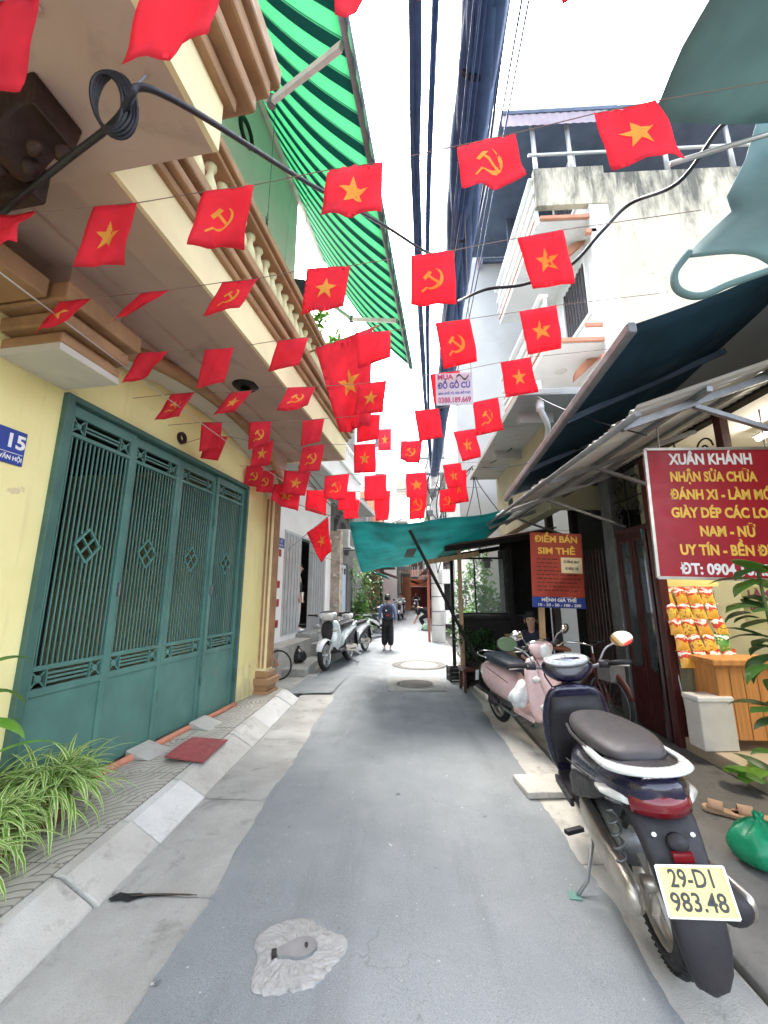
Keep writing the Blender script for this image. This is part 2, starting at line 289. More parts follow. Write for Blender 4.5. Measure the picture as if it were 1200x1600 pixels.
# ---------------------------------------------------------------- mesh building
class MB:
    def __init__(s): s.v = []; s.f = []; s.uv = None
    def add(s, vs, fs):
        k = len(s.v); s.v += [tuple(v) for v in vs]; s.f += [tuple(i + k for i in f) for f in fs]; return s
    def box(s, x0, x1, y0, y1, z0, z1, mtx=None):
        vs = [Vector((x, y, z)) for x in (x0, x1) for y in (y0, y1) for z in (z0, z1)]
        if mtx: vs = [mtx @ v for v in vs]
        return s.add(vs, [(0, 1, 3, 2), (4, 6, 7, 5), (0, 4, 5, 1), (2, 3, 7, 6), (0, 2, 6, 4), (1, 5, 7, 3)])
    def bar(s, a, b, wd, ht, up=(0, 0, 1)):
        a = Vector(a); b = Vector(b); d = (b - a); L = d.length; d.normalize(); u = Vector(up); x = d.cross(u)
        if x.length < 1e-4: x = d.cross(Vector((1, 0, 0)))
        x.normalize(); u = x.cross(d)
        vs = [a + x * (i * wd / 2) + u * (j * ht / 2) + d * (k * L) for i in (-1, 1) for k in (0, 1) for j in (-1, 1)]
        return s.add(vs, [(0, 1, 3, 2), (4, 6, 7, 5), (0, 4, 5, 1), (2, 3, 7, 6), (0, 2, 6, 4), (1, 5, 7, 3)])
    def tube(s, pts, r, n=8, cap=True):
        pts = [Vector(p) for p in pts]; rs = r if isinstance(r, (list, tuple)) else [r] * len(pts); vs = []; prev = None
        for i, p in enumerate(pts):
            t = (pts[min(i + 1, len(pts) - 1)] - pts[max(i - 1, 0)])
            if t.length < 1e-9: t = Vector((0, 0, 1))
            t.normalize()
            if prev is None: x = t.cross(Vector((0, 0, 1))); x = x if x.length > 1e-3 else t.cross(Vector((1, 0, 0)))
            else: x = prev - t * prev.dot(t)
            x.normalize(); prev = x; y = t.cross(x)
            vs += [p + (x * math.cos(a) + y * math.sin(a)) * rs[i] for a in [2 * math.pi * k / n for k in range(n)]]
        fs = [(i * n + k, i * n + (k + 1) % n, (i + 1) * n + (k + 1) % n, (i + 1) * n + k) for i in range(len(pts) - 1) for k in range(n)]
        if cap: fs += [tuple(range(n - 1, -1, -1)), tuple(range((len(pts) - 1) * n, len(pts) * n))]
        return s.add(vs, fs)
    def lathe(s, prof, n=16, mtx=None, closed=False):
        """prof = [(r, z)] about local z"""
        vs = [Vector((r * math.cos(2 * math.pi * k / n), r * math.sin(2 * math.pi * k / n), z)) for r, z in prof for k in range(n)]
        if mtx: vs = [mtx @ v for v in vs]
        m = len(prof); rng = range(m if closed else m - 1)
        fs = [(i * n + k, i * n + (k + 1) % n, ((i + 1) % m) * n + (k + 1) % n, ((i + 1) % m) * n + k) for i in rng for k in range(n)]
        if not closed:
            if prof[0][0] > 1e-5: fs.append(tuple(range(n - 1, -1, -1)))
            if prof[-1][0] > 1e-5: fs.append(tuple(range((m - 1) * n, m * n)))
        return s.add(vs, fs)
    def loft(s, rings, cap=True):
        n = len(rings[0]); vs = [p for r in rings for p in r]
        fs = [(i * n + k, i * n + (k + 1) % n, (i + 1) * n + (k + 1) % n, (i + 1) * n + k) for i in range(len(rings) - 1) for k in range(n)]
        if cap: fs += [tuple(range(n - 1, -1, -1)), tuple(range((len(rings) - 1) * n, len(rings) * n))]
        return s.add(vs, fs)
    def grid(s, fn, nu, nv):
        vs = [fn(i / nu, j / nv) for j in range(nv + 1) for i in range(nu + 1)]
        return s.add(vs, [(j * (nu + 1) + i, j * (nu + 1) + i + 1, (j + 1) * (nu + 1) + i + 1, (j + 1) * (nu + 1) + i) for j in range(nv) for i in range(nu)])
    def slab(s, fn, nu, nv, th):
        """a sheet of thickness th below fn(u, v) along its normal"""
        e = 1e-3; top = []; bot = []
        for j in range(nv + 1):
            for i in range(nu + 1):
                u, v = i / nu, j / nv; p = Vector(fn(u, v)); du = Vector(fn(min(u + e, 1), v)) - Vector(fn(max(u - e, 0), v)); dv = Vector(fn(u, min(v + e, 1))) - Vector(fn(u, max(v - e, 0)))
                nn = du.cross(dv); nn.normalize(); top.append(p); bot.append(p - nn * th)
        n = (nu + 1) * (nv + 1); fs = []
        for j in range(nv):
            for i in range(nu):
                a = j * (nu + 1) + i; q = (a, a + 1, a + nu + 2, a + nu + 1); fs.append(q); fs.append(tuple(k + n for k in reversed(q)))
        edge = [i for i in range(nu + 1)] + [j * (nu + 1) + nu for j in range(1, nv + 1)] + [nv * (nu + 1) + i for i in range(nu - 1, -1, -1)] + [j * (nu + 1) for j in range(nv - 1, 0, -1)]
        for a, b in zip(edge, edge[1:] + edge[:1]): fs.append((b, a, a + n, b + n))
        return s.add(top + bot, fs)
    def prism(s, poly, fn0, fn1):
        n = len(poly); vs = [fn0(p) for p in poly] + [fn1(p) for p in poly]
        return s.add(vs, [tuple(range(n - 1, -1, -1)), tuple(range(n, 2 * n))] + [(i, (i + 1) % n, n + (i + 1) % n, n + i) for i in range(n)])
    def mesh(s, name, smooth=False):
        me = bpy.data.meshes.new(name); me.from_pydata(s.v, [], s.f)
        if s.uv:
            l = me.uv_layers.new(name='UVMap')
            for lp in me.loops: l.data[lp.index].uv = s.uv[lp.vertex_index]
        if smooth: me.polygons.foreach_set('use_smooth', [True] * len(me.polygons))
        me.update(); return me
    def build(s, name, m, parent=None, smooth=False, bevel=0, sub=0):
        o = bpy.data.objects.new(name, s.mesh(name, smooth)); COL.objects.link(o)
        o.data.materials.append(M[m] if isinstance(m, str) else m)
        if parent: o.parent = parent
        if bevel: b = o.modifiers.new('bevel', 'BEVEL'); b.width = bevel; b.segments = 2; b.limit_method = 'ANGLE'; b.harden_normals = False
        if sub: b = o.modifiers.new('sub', 'SUBSURF'); b.levels = sub; b.render_levels = sub
        return o
def tag(o, label, cat=None, group=None, kind=None):
    if label: o['label'] = label
    if cat: o['category'] = cat
    if group: o['group'] = group
    if kind: o['kind'] = kind
    return o
def empty(name, loc=(0, 0, 0), rz=0, label=None, cat=None, group=None):
    o = bpy.data.objects.new(name, None); COL.objects.link(o); o.location = loc; o.rotation_euler = (0, 0, rz); o.empty_display_size = .1
    return tag(o, label, cat, group)
def struct(o): o['kind'] = 'structure'; return o
def link_copy(o, parent=None, loc=None):
    c = o.copy(); COL.objects.link(c)
    if parent: c.parent = parent
    if loc is not None: c.location = loc
    return c
def text(body, size, mtx, m, parent, name='lettering', ext=.0015, bold=0, squeeze=1.0, align='CENTER', width=None):
    cu = bpy.data.curves.new(name, 'FONT'); cu.body = body; cu.size = size; cu.align_x = align; cu.align_y = 'CENTER'; cu.extrude = ext; cu.offset = bold; cu.resolution_u = 3
    o = bpy.data.objects.new(name, cu); COL.objects.link(o)
    bpy.context.view_layer.update(); dg = bpy.context.evaluated_depsgraph_get()
    me = bpy.data.meshes.new_from_object(o.evaluated_get(dg)); bpy.data.objects.remove(o); bpy.data.curves.remove(cu)
    xs = [v.co.x for v in me.vertices] or [0]
    if width: squeeze = width / max(1e-4, (max(xs) - min(xs)))
    me.transform(mtx @ Matrix.Diagonal((squeeze, 1, 1, 1))); me.materials.clear(); me.materials.append(M[m])
    t = bpy.data.objects.new(name, me); COL.objects.link(t)
    if parent: t.parent = parent
    return t
def frame_mtx(o, xa, ya):
    """matrix whose local x, y lie along xa, ya with origin o"""
    x = Vector(xa).normalized(); y = Vector(ya); y = (y - x * y.dot(x)).normalized(); z = x.cross(y)
    m = Matrix.Identity(4)
    for i in range(3): m[i][0] = x[i]; m[i][1] = y[i]; m[i][2] = z[i]; m[i][3] = o[i]
    return m
def bez(pts, n=10):
    """Catmull-Rom through pts"""
    P = [Vector(p) for p in pts]; P = [P[0] * 2 - P[1]] + P + [P[-1] * 2 - P[-2]]; out = []
    for i in range(1, len(P) - 2):
        for k in range(n):
            t = k / n; a, b, c, d = P[i - 1:i + 3]
            out.append(.5 * ((2 * b) + (c - a) * t + (2 * a - 5 * b + 4 * c - d) * t * t + (3 * b - a - 3 * c + d) * t ** 3))
    out.append(P[-2]); return out
def sag(a, b, s, n=14):
    a = Vector(a); b = Vector(b); return [a.lerp(b, i / n) - Vector((0, 0, s * 4 * (i / n) * (1 - i / n))) for i in range(n + 1)]
# ================================================================ GROUND
g = MB(); g.box(-40, 40, -12, 120, -.4, -.03); struct(g.build('ground', 'cfloor'))
random.seed(3)
def edge(x, y, a=.02): return x + a * (math.sin(y * 3.1) + math.sin(y * 7.7 + 1) * .6 + random.uniform(-.5, .5))
g = MB(); ys = [-3 + i * .06 for i in range(167)] + [7.02 + i * 1.0 for i in range(90)]
vs = []
for y in ys:
    l = -1.09 - .012 * max(0, y - 2) if y < 7 else -1.15 - min(.9, (y - 7) * .6)
    rr = 1.06 + .012 * y if y < 9 else 1.17
    sh = .055 * max(0, y - 16)
    vs += [(edge(l, y, .016) + sh, y, .004), (sh, y, .016 if y < 40 else 0), (edge(rr, y, .018) + sh, y, .004)]
g.add(vs, [(3 * i + k, 3 * i + k + 1, 3 * i + k + 4, 3 * i + k + 3) for i in range(len(ys) - 1) for k in (0, 1)])
struct(g.build('road', 'asphalt', smooth=True))
# left gutter, laid in long concrete bays
gut = struct(MB().box(-1.70, -1.0, -3, 7.2, -.03, -.006).build('gutter', 'gutter'))
yy = -2.0
for L in (1.5, 1.6, 1.42, 1.05, 1.35, 1.1, 1.25):
    MB().add([(-1.67, yy + .006, .0), (-1.0, yy + .006, -.004), (-1.0, yy + L - .006, -.004), (-1.67, yy + L - .006, .0)], [(0, 1, 2, 3)]).build('gutter_bay', 'gutter', gut); yy += L
# kerb of splayed concrete blocks
kerb = struct(MB().box(-1.93, -1.64, -3, 6.75, -.03, -.008).build('kerb', 'gutter'))
yy = -1.6; random.seed(5)
for i, (L, wh) in enumerate(((1.0, 0), (1.0, 0), (1.0, 0), (1.02, 0), (.55, 0), (.62, 1), (1.06, 0), (.62, 0), (.98, 1), (.42, 1))):
    dx = random.uniform(-.012, .012); dz = random.uniform(-.008, .008)
    k = MB(); prof = [(-1.655 + dx, -.03), (-1.655 + dx, .012), (-1.86 + dx, .135 + dz), (-1.925, .142 + dz), (-1.925, -.03)]
    e0, e1 = yy + .006, yy + L - .006
    k.prism(prof, lambda p: (p[0], e0, p[1]), lambda p: (p[0], e1, p[1])); k.build('kerb_block', 'kerbw' if wh else 'kerb', kerb, bevel=.008); yy += L
# left pavement of embossed tiles
pave = struct(MB().box(-3.6, -1.93, -3, 6.8, -.03, .118).build('pavement', 'gutter'))
tm = MB(); tm.box(-.192, .192, -.192, .192, -.02, .012); tme = tm.mesh('tile'); tme.materials.append(M['tile']); random.seed(11)
for i in range(4):
    for j in range(22):
        o = bpy.data.objects.new('tile', tme); COL.objects.link(o); o.parent = pave
        o.location = (-2.128 - i * .388, -1.55 + j * .388, .125 + random.uniform(-.003, .003)); o.rotation_euler = (random.uniform(-.008, .008), random.uniform(-.008, .008), random.choice((0, 1, 2, 3)) * math.pi / 2)
        if random.random() < .3: o.rotation_euler[2] = math.pi / 2
# right side: broken concrete strip and shop forecourt
rs = struct(MB().box(1.0, 1.5, -3, 40, -.03, -.006).build('gutter', 'gutter'))
yy = -2.4
for L in (1.4, 1.3, 1.25, 1.35, 1.2, 1.3, 1.5, 1.4):
    MB().add([(1.02, yy + .005, -.002), (1.46, yy + .005, .006), (1.46, yy + L - .005, .006), (1.02, yy + L - .005, -.002)], [(0, 1, 2, 3)]).build('gutter_bay', 'kerb', rs); yy += L
struct(MB().box(1.47, 2.95, -3, 11.6, -.03, .045).build('forecourt', 'cfloor', bevel=.01))
struct(MB().box(2.952, 7, 2.2, 4.72, -.03, .16).build('shop_floor', mat('pale_floor', (.50, .42, .30), .6, .12, 3, .1, 40), bevel=.008))
struct(MB().box(-3.9, -1.75, 7.0, 16, -.03, .02).build('forecourt', 'gutter'))
struct(MB().box(-2.85, -1.95, 8.25, 10.05, .0, .16).build('forecourt', 'gutter', bevel=.02))
# drain patch with the valve cover
random.seed(2); n = 72; pc = Vector((-.51, 2.19, .012)); pv = [pc + Vector((0, 0, .012))]
for ring, q in ((.15, .010), (.3, .012), (.42, .009), (.54, .012), (.64, .009), (.74, .011), (.83, .009), (.91, .008), (.97, .005), (1.03, -.004)):
    for k in range(n):
        a = 2 * math.pi * k / n; r = ring * (1 + .10 * math.sin(3 * a + 1) + .07 * math.sin(5 * a) + random.uniform(-.035, .035)); pv.append(pc + Vector((.205 * r * math.cos(a), .19 * r * math.sin(a), q * .6 + random.uniform(0, .007) * (1 if .35 < ring < .98 else .3))))
fs = [(0, 1 + k, 1 + (k + 1) % n) for k in range(n)] + [(1 + j * n + k, 1 + (j + 1) * n + k, 1 + (j + 1) * n + (k + 1) % n, 1 + j * n + (k + 1) % n) for j in range(9) for k in range(n)]
pt = MB().add(pv, fs).build('concrete_patch', 'patch', smooth=False); tag(pt, 'rough pale concrete patch set into the near asphalt', 'patch')
vc = empty('valve_cover', (-.49, 2.20, .020), R(18), 'small grey iron valve cover in the rough concrete patch', 'cover')
pl = [(.075 * math.cos(a), .058 * math.sin(a)) for a in [R(-140 + 280 * k / 14) for k in range(15)]] + [(-.11, .026), (-.12, 0), (-.11, -.026)]
MB().prism(pl, lambda p: (p[0], p[1], 0), lambda p: (p[0] * .96, p[1] * .96, .012)).build('lid', 'steel', vc)
MB().lathe([(0, .0145), (.012, .0145), (.012, .011), (0, .011)], 12, Matrix.Translation((.022, 0, 0)) @ Matrix.Diagonal((.75, 1.3, 1, 1))).build('key_hole', 'black', vc)
MB().box(-.135, -.112, -.022, .022, 0, .012).build('hinge', 'black', vc)
# covers and cast patches further along
mc = empty('manhole_cover', (.2, 7.7, .016), R(3), 'square cast concrete manhole cover in the middle of the alley', 'cover')
MB().box(-.5, .5, -.5, .5, 0, .008).build('slab', 'gutter', mc); MB().lathe([(.30, .012), (.30, .008)], 28).build('lid', 'cfloor', mc, smooth=False)
MB().lathe([(.33, .008), (.33, .013), (.36, .013), (.36, .008)], 28).build('rim', 'gutter', mc)
mc = empty('manhole_cover', (.35, 9.7, .016), 0, 'round concrete manhole cover beyond the square one', 'cover')
MB().lathe([(0, .010), (.42, .010), (.44, 0)], 28).build('lid', 'gutter', mc); MB().lathe([(.44, 0), (.44, .012), (.6, .012), (.62, 0)], 28).build('rim', 'cfloor', mc)
tag(MB().add([(-1.95, 6.9, .024), (-1.2, 7.0, .024), (-1.12, 8.4, .024), (-1.9, 8.3, .024)], [(0, 1, 2, 3)]).build('asphalt_patch', 'asphalt'), 'dark square asphalt patch at the foot of the left houses', 'patch')
# gutter gap, with what has collected in it
dg = empty('drain_gap', (-1.5, 2.5, .0), 0, 'black broken drain gap in the left gutter', 'drain')
MB().add([(-.13, -.02, .006), (-.10, -.04, .006), (-.05, -.03, .006), (-.01, -.038, .006), (.03, -.012, .006), (.07, .002, .006), (.15, .014, .006), (.24, .018, .006), (.15, .026, .006), (.06, .022, .006), (.02, .03, .006), (-.05, .022, .006), (-.10, .03, .006)], [tuple(range(13))]).build('hole', 'black', dg)
MB().tube(bez([(-.02, .0, .010), (.12, .015, .012), (.34, .03, .006)]), [.004] * 19 + [.002, .002], 6).build('twig', 'soil', dg)
# ================================================================ LEFT YELLOW HOUSE
HA = R(-6.8)
H = empty('yellow_house', (-2.37, 5.73, 0), HA, 'yellow house with brown balustraded balcony and dark green folding gate', 'house')
HM = Matrix.Translation((-2.37, 5.73, 0)) @ Matrix.Rotation(HA, 4, 'Z')
def inH(p): return HM.inverted() @ Vector(p)
wl = MB().box(-.22, 0, -7, -2.93, 0, 3.97).box(-.22, 0, .03, .95, 0, 3.97).box(-.22, 0, -2.93, .03, 3.24, 3.97).box(-5, -.22, .75, .95, 0, 9.6)
wl.build('wall', 'yellow', H)
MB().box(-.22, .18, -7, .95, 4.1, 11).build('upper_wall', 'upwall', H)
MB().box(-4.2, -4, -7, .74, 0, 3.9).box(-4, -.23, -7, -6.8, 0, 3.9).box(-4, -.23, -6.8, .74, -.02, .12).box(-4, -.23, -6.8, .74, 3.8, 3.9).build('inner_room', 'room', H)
# pilaster with fluted shaft and stepped base at the far corner
pz = MB()
for x0, x1, y0, y1, z0, z1 in ((-.02, .24, .62, 1.0, .0, .18), (-.02, .21, .65, .97, .18, .26), (-.02, .25, .61, 1.01, .26, .36), (-.02, .20, .66, .96, .36, .46)): pz.box(x0, x1, y0, y1, z0, z1)
pz.build('pilaster_base', 'brown', H, bevel=.012)
MB().box(-.02, .15, .70, .93, .46, 3.3).build('pilaster', 'yellowf', H)
for k in range(4):
    MB().box(.145, .172, .715 + k * .055, .745 + k * .055, .5, 3.2).build('flute', 'brown', H, bevel=.006)
for k in range(2): MB().box(.02 + k * .065, .05 + k * .065, .68, .705, .5, 3.2).build('flute', 'brown', H, bevel=.006)
MB().box(-.02, .24, .64, 1.0, 3.3, 3.42).box(-.02, .30, .58, 1.04, 3.42, 3.56).build('pilaster_capital', 'brown', H, bevel=.012)
# arched head in front of the gate
def arc(s): return 3.25 + .62 * math.sqrt(max(0, 1 - ((s + 1.3) / 1.85) ** 2))
sv = [-2.93 + 3.65 * i / 28 for i in range(29)]
ar = MB().grid(lambda u, v: (.02 + .30 * v, -2.93 + 3.65 * u, arc(-2.93 + 3.65 * u) + .0), 28, 2); ar.build('arch_soffit', 'soffitp', H, smooth=True)
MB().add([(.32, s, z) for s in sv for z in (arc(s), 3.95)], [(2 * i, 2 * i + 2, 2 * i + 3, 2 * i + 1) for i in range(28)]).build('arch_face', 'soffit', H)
MB().loft([[(.30, s, arc(s) - .02), (.36, s, arc(s) - .02), (.385, s, arc(s) + .03), (.385, s, arc(s) + .07), (.36, s, arc(s) + .10), (.335, s, arc(s) + .13), (.322, s, arc(s) + .13), (.30, s, arc(s) + .13)] for s in sv]).build('arch_moulding', 'brown', H, smooth=True)
# capital left of the gate
MB().box(0, .50, -3.42, -2.935, 3.25, 3.30).build('capital', 'soffitp', H)
for i, (q, z0, z1) in enumerate(((.50, 3.302, 3.38), (.46, 3.38, 3.42), (.53, 3.42, 3.52), (.49, 3.52, 3.56), (.58, 3.56, 3.70))):
    MB().box(0, q, -3.42 - (q - .5), -2.935 + (q - .5) + .002 * i, z0, z1).build('capital_moulding', 'brown', H, bevel=.014)
MB().box(0, .46, -3.4, -2.96, 3.70, 3.95).build('capital_block', 'soffit', H)
MB().box(0.004, .46, -6.9, -3.52, 3.56, 3.70).build('capital_moulding', 'brown', H, bevel=.014)
# balcony
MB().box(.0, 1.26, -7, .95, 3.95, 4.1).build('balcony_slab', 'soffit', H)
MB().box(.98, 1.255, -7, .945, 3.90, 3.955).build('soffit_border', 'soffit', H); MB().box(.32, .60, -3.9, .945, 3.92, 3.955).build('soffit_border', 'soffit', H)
MB().box(1.255, 1.285, -4.3, .955, 3.905, 4.25).box(0, 1.255, .945, .975, 3.905, 4.25).build('fascia', 'yellowf', H)
for q, z0, z1 in ((.04, 4.25, 4.32), (.09, 4.32, 4.40), (.06, 4.40, 4.44), (.12, 4.44, 4.55)):
    MB().box(1.15, 1.285 + q, -4.4, .97 + q, z0, z1).build('cornice', 'brown', H, bevel=.018)
bal = MB().lathe([(.045, 0), (.045, .03), (.025, .05), (.03, .08), (.062, .16), (.055, .22), (.028, .30), (.025, .34), (.045, .37), (.045, .40)], 10); bme = bal.mesh('baluster', True); bme.materials.append(M['baluster'])
for k in range(33):
    o = bpy.data.objects.new('baluster', bme); COL.objects.link(o); o.parent = H; o.location = (1.27, -4.25 + k * .158, 4.55)
MB().box(1.17, 1.37, -4.4, 1.0, 4.95, 5.0).box(1.14, 1.41, -4.4, 1.03, 5.0, 5.09).build('handrail', 'brown', H, bevel=.014)
MB().box(1.17, 1.37, .82, 1.0, 4.55, 4.95).build('newel', 'yellowf', H)
# nearer bay that steps out further
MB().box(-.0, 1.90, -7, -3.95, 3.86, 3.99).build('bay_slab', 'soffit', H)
for k in range(4): MB().box(.9 - k * .0, 1.55, -4.55 - k * .075, -4.525 - k * .075, 3.845, 3.862).build('soffit_bead', 'soffit', H, bevel=.006)
MB().box(1.90, 1.93, -7, -3.95, 3.86, 4.16).build('bay_fascia', 'yellowf', H)
for q, z0, z1 in ((.05, 4.16, 4.25), (.12, 4.25, 4.36), (.09, 4.36, 4.42), (.17, 4.42, 4.54), (.21, 4.54, 4.68)):
    MB().box(1.5, 1.93 + q, -7, -3.95 + q, z0, z1).build('bay_cornice', 'brown', H, bevel=.02)
# carved console under the bay
cs = []
for i in range(13):
    t = i / 12; z0 = 3.58 + .06 * math.sin(t * 9) + .10 * t; cs.append([(.85 + .48 * t, -4.36, z0), (.85 + .48 * t, -4.16, z0), (.85 + .48 * t, -4.14, 3.86), (.85 + .48 * t, -4.38, 3.86)])
MB().loft(cs).build('console', 'dkbrown', H, smooth=False, bevel=.012)
for k in range(6): MB().lathe([(.0, -.03), (.03, -.02), (.045, 0), (.03, .02), (0, .03)], 12, Matrix.Translation((.90 + k * .085, -4.26 + .05 * (k % 2), 3.60 + .02 * (k % 3))) @ Matrix.Rotation(R(90), 4, 'X')).build('console_boss', 'dkbrown', H, smooth=True)
MB().box(.60, .98, -4.08, -3.99, 3.66, 3.86).build('console', 'dkbrown', H, bevel=.015)
# ceiling light, vent ring, hooks
MB().lathe([(.05, 0), (.12, -.01), (.15, .02), (.12, .05)], 24, Matrix.Translation((.80, -1.6, 3.935))).build('ceiling_light', 'black', H, smooth=True)
MB().lathe([(.0, .004), (.05, .004)], 20, Matrix.Translation((.80, -1.6, 3.92)) @ Matrix.Rotation(math.pi, 4, 'X')).build('light_glass', 'acwhite', H)
MB().lathe([(.035, 0), (.07, .0), (.07, .03), (.035, .03)], 20, Matrix.Translation((.0, -1.53, 3.40)) @ Matrix.Rotation(R(90), 4, 'Y'), closed=True).build('vent_ring', 'dkbrown', H, smooth=True)
MB().lathe([(.14, 0), (.20, 0), (.20, .04), (.14, .04)], 24, Matrix.Translation((.18, -1.08, 8.46)) @ Matrix.Rotation(R(90), 4, 'Y'), closed=True).build('vent_ring', 'black', H, smooth=True)
# terracotta sill
MB().tube([(.05, -2.95, .15), (.05, .03, .15)], .035, 10).build('sill', 'copper', H, smooth=True)
# gate frame and four leaves
MB().box(-.10, .05, -2.93, -2.86, .13, 3.235).box(-.10, .05, -.02, .03, .13, 3.235).box(-.10, .05, -2.86, -.02, 3.185, 3.235).build('gate_frame', 'gatedk', H, bevel=.005)
LW = (-.02 + 2.86) / 4
vb = MB().box(-.005, .005, -.006, .006, 0, 1.80).mesh('bar'); vb.materials.append(M['gate'])
hb = MB().box(-.009, .009, 0, .35, -.008, .008).mesh('slat'); hb.materials.append(M['gate'])
for q in range(4):
    y0 = -2.858 + q * LW; y1 = y0 + LW - .004; xo = (-.02, -.045, -.045, -.02)[q]
    lf = MB().box(-.02, .02, y0, y0 + .05, .16, 3.18).box(-.02, .02, y1 - .05, y1, .16, 3.18).box(-.019, .019, y0 + .05, y1 - .05, .90, .955).box(-.019, .019, y0 + .05, y1 - .05, 1.08, 1.115).box(-.019, .019, y0 + .05, y1 - .05, 2.915, 2.95).box(-.019, .019, y0 + .05, y1 - .05, 3.085, 3.18)
    lf.box(-.012, .006, y0 + .05, y1 - .05, .16, .90)
    lo = lf.build('gate_leaf', 'gate', H, bevel=.004); lo.location = (xo, 0, 0)
    if q == 0: tag(lo, 'gate leaf nearest the potted plants')
    cy = (y0 + y1) / 2; nb = 14; dz = 2.04
    for k in range(nb):
        yb = y0 + .05 + (y1 - y0 - .1) * (k + .5) / nb
        if abs(yb - cy) < .085:
            for z0, hh in ((1.115, dz - .13 + .6 * abs(yb - cy) - 1.115), (dz + .13 - .6 * abs(yb - cy), 2.915 - dz - .13 + .6 * abs(yb - cy))):
                o = bpy.data.objects.new('bar', vb); COL.objects.link(o); o.parent = lo; o.location = (0, yb, z0); o.scale = (1, 1, hh / 1.80)
        else:
            o = bpy.data.objects.new('bar', vb); COL.objects.link(o); o.parent = lo; o.location = (0, yb, 1.115)
    dm = MB(); c = Vector((0, cy, dz)); a_ = .12; b_ = .145
    P4 = [c + Vector((0, 0, b_)), c + Vector((0, a_, 0)), c - Vector((0, 0, b_)), c - Vector((0, a_, 0))]
    for i in range(4):
        dm.bar(P4[i], P4[(i + 1) % 4], .018, .024, (1, 0, 0))
    dm.bar((P4[0] + P4[1]) / 2, (P4[2] + P4[3]) / 2, .014, .02, (1, 0, 0)).bar((P4[1] + P4[2]) / 2, (P4[3] + P4[0]) / 2, .0135, .0195, (1, 0, 0))
    dm.build('diamond', 'gate', lo)
    for zc in (1.018, 3.018):
        for k in range(2 if zc > 2 else 3):
            o = bpy.data.objects.new('slat', hb); COL.objects.link(o); o.parent = lo; o.location = (0, y0 + .175, zc - .032 + k * .032 + (.016 if zc > 2 else 0)); 
        for yc in (y0 + .11, y1 - .11):
            sq = MB().box(-.015, .015, yc - .062, yc - .052, zc - .063, zc + .067).box(-.015, .015, yc + .052, yc + .062, zc - .063, zc + .067)
            sq.lathe([(.0, .012), (.022, .010), (.03, 0), (.03, -.01), (0, -.01)], 10, Matrix.Translation((0, yc, zc)) @ Matrix.Rotation(R(90), 4, 'Y'))
            for sy in (-1, 1):
                for sz in (-1, 1): sq.bar((0, yc + sy * .018, zc + sz * .02), (0, yc + sy * .054, zc + sz * .060), .012, .012, (1, 0, 0))
            sq.build('rosette', 'gate', lo)
    if q in (1, 3): MB().box(.0, .055, y0 + .012, y0 + .03, 1.62, 1.74).build('handle', 'steel', lo, bevel=.005)
    MB().tube([(.012, y0 + .0, .55), (.012, y0 + .0, .65)], .013, 8).tube([(.012, y0, 2.5), (.012, y0, 2.6)], .013, 8).build('hinge', 'gatedk', lo)
# house number plate
npz = empty('house_number_plate', HM @ Vector((.004, -3.235, 2.66)), HA, 'blue enamel house number plate beside the green gate', 'plate')
MB().box(0, .008, -.20, .09, -.125, .125).build('plate', 'signblue', npz, bevel=.003)
fm = frame_mtx((.0095, .02, .035), (0, 1, 0), (0, 0, 1)); text('15', .14, fm, 'txtwhite', npz, bold=.004, ext=.001)
text('VĂN HỘI', .042, frame_mtx((.0095, .005, -.085), (0, 1, 0), (0, 0, 1)), 'txtwhite', npz, bold=.001, ext=.001, width=.15)
MB().box(.008, .0095, -.19, .08, -.048, -.044).build('rule', 'txtwhite', npz)
# ramps in front of the gate
rp = [gz(*q, .142) for q in ((256, 1191), (300, 1160), (356, 1158), (318, 1193))]
rb = MB().slab(lambda u, v: rp[0].lerp(rp[3], u).lerp(rp[1].lerp(rp[2], u), v) + Vector((0, 0, .05 - .035 * u + .01 * math.sin(v * 3))), 6, 6, .012); tag(rb.build('ramp_plate', 'rampred', smooth=False), 'dark red ramp plate lying on the tiled pavement', 'ramp')
for i, (x, y, l, lab) in enumerate(((-2.47, 4.08, .30, 'cement wedge ramp at the gate behind the red plate'), (-2.31, 4.90, .30, 'cement wedge ramp further along the gate foot'))):
    wd = MB().prism([(-.11, 0), (.15, 0), (-.11, .075)], lambda p: (p[0], -l / 2, p[1]), lambda p: (p[0], l / 2, p[1])).build('cement_ramp', 'kerb', bevel=.008); wd.location = (x, y, .135); wd.rotation_euler = (0, 0, HA); tag(wd, lab, 'ramp')
# ================================================================ STRIPED AWNING above the left balcony
AW = empty('striped_awning', H.location, HA, 'large green striped roll-out awning above the yellow house balcony', 'awning')
s0, s1 = -3.75, 2.45
def awn(u, v):
    y = s0 + (s1 - s0) * u
    y2 = y if u < 1 else y
    x = .26 + (2.02 + .03 * u) * v; z = 9.5 - 3.0 * v - .28 * math.sin(math.pi * v) + .03 * math.sin(y * 2.2) * v
    return (x, y2, z)
MB().slab(awn, 60, 12, .004).build('canopy', 'awning', AW, smooth=True)
MB().tube([awn(0, 1), awn(1, 1)], .05, 10).build('front_bar', 'steel', AW, smooth=True)
MB().tube([(.24, s0, 9.55), (.24, s1, 9.55)], .09, 10).build('roller', 'acwhite', AW, smooth=True)
def scal(u, v):
    p = Vector(awn(u, 1)); k = abs(math.sin(u * 85)); return p + Vector((.03, 0, -.04 - v * (.10 + .05 * k)))
MB().slab(scal, 240, 1, .003).build('valance', 'awning', AW)
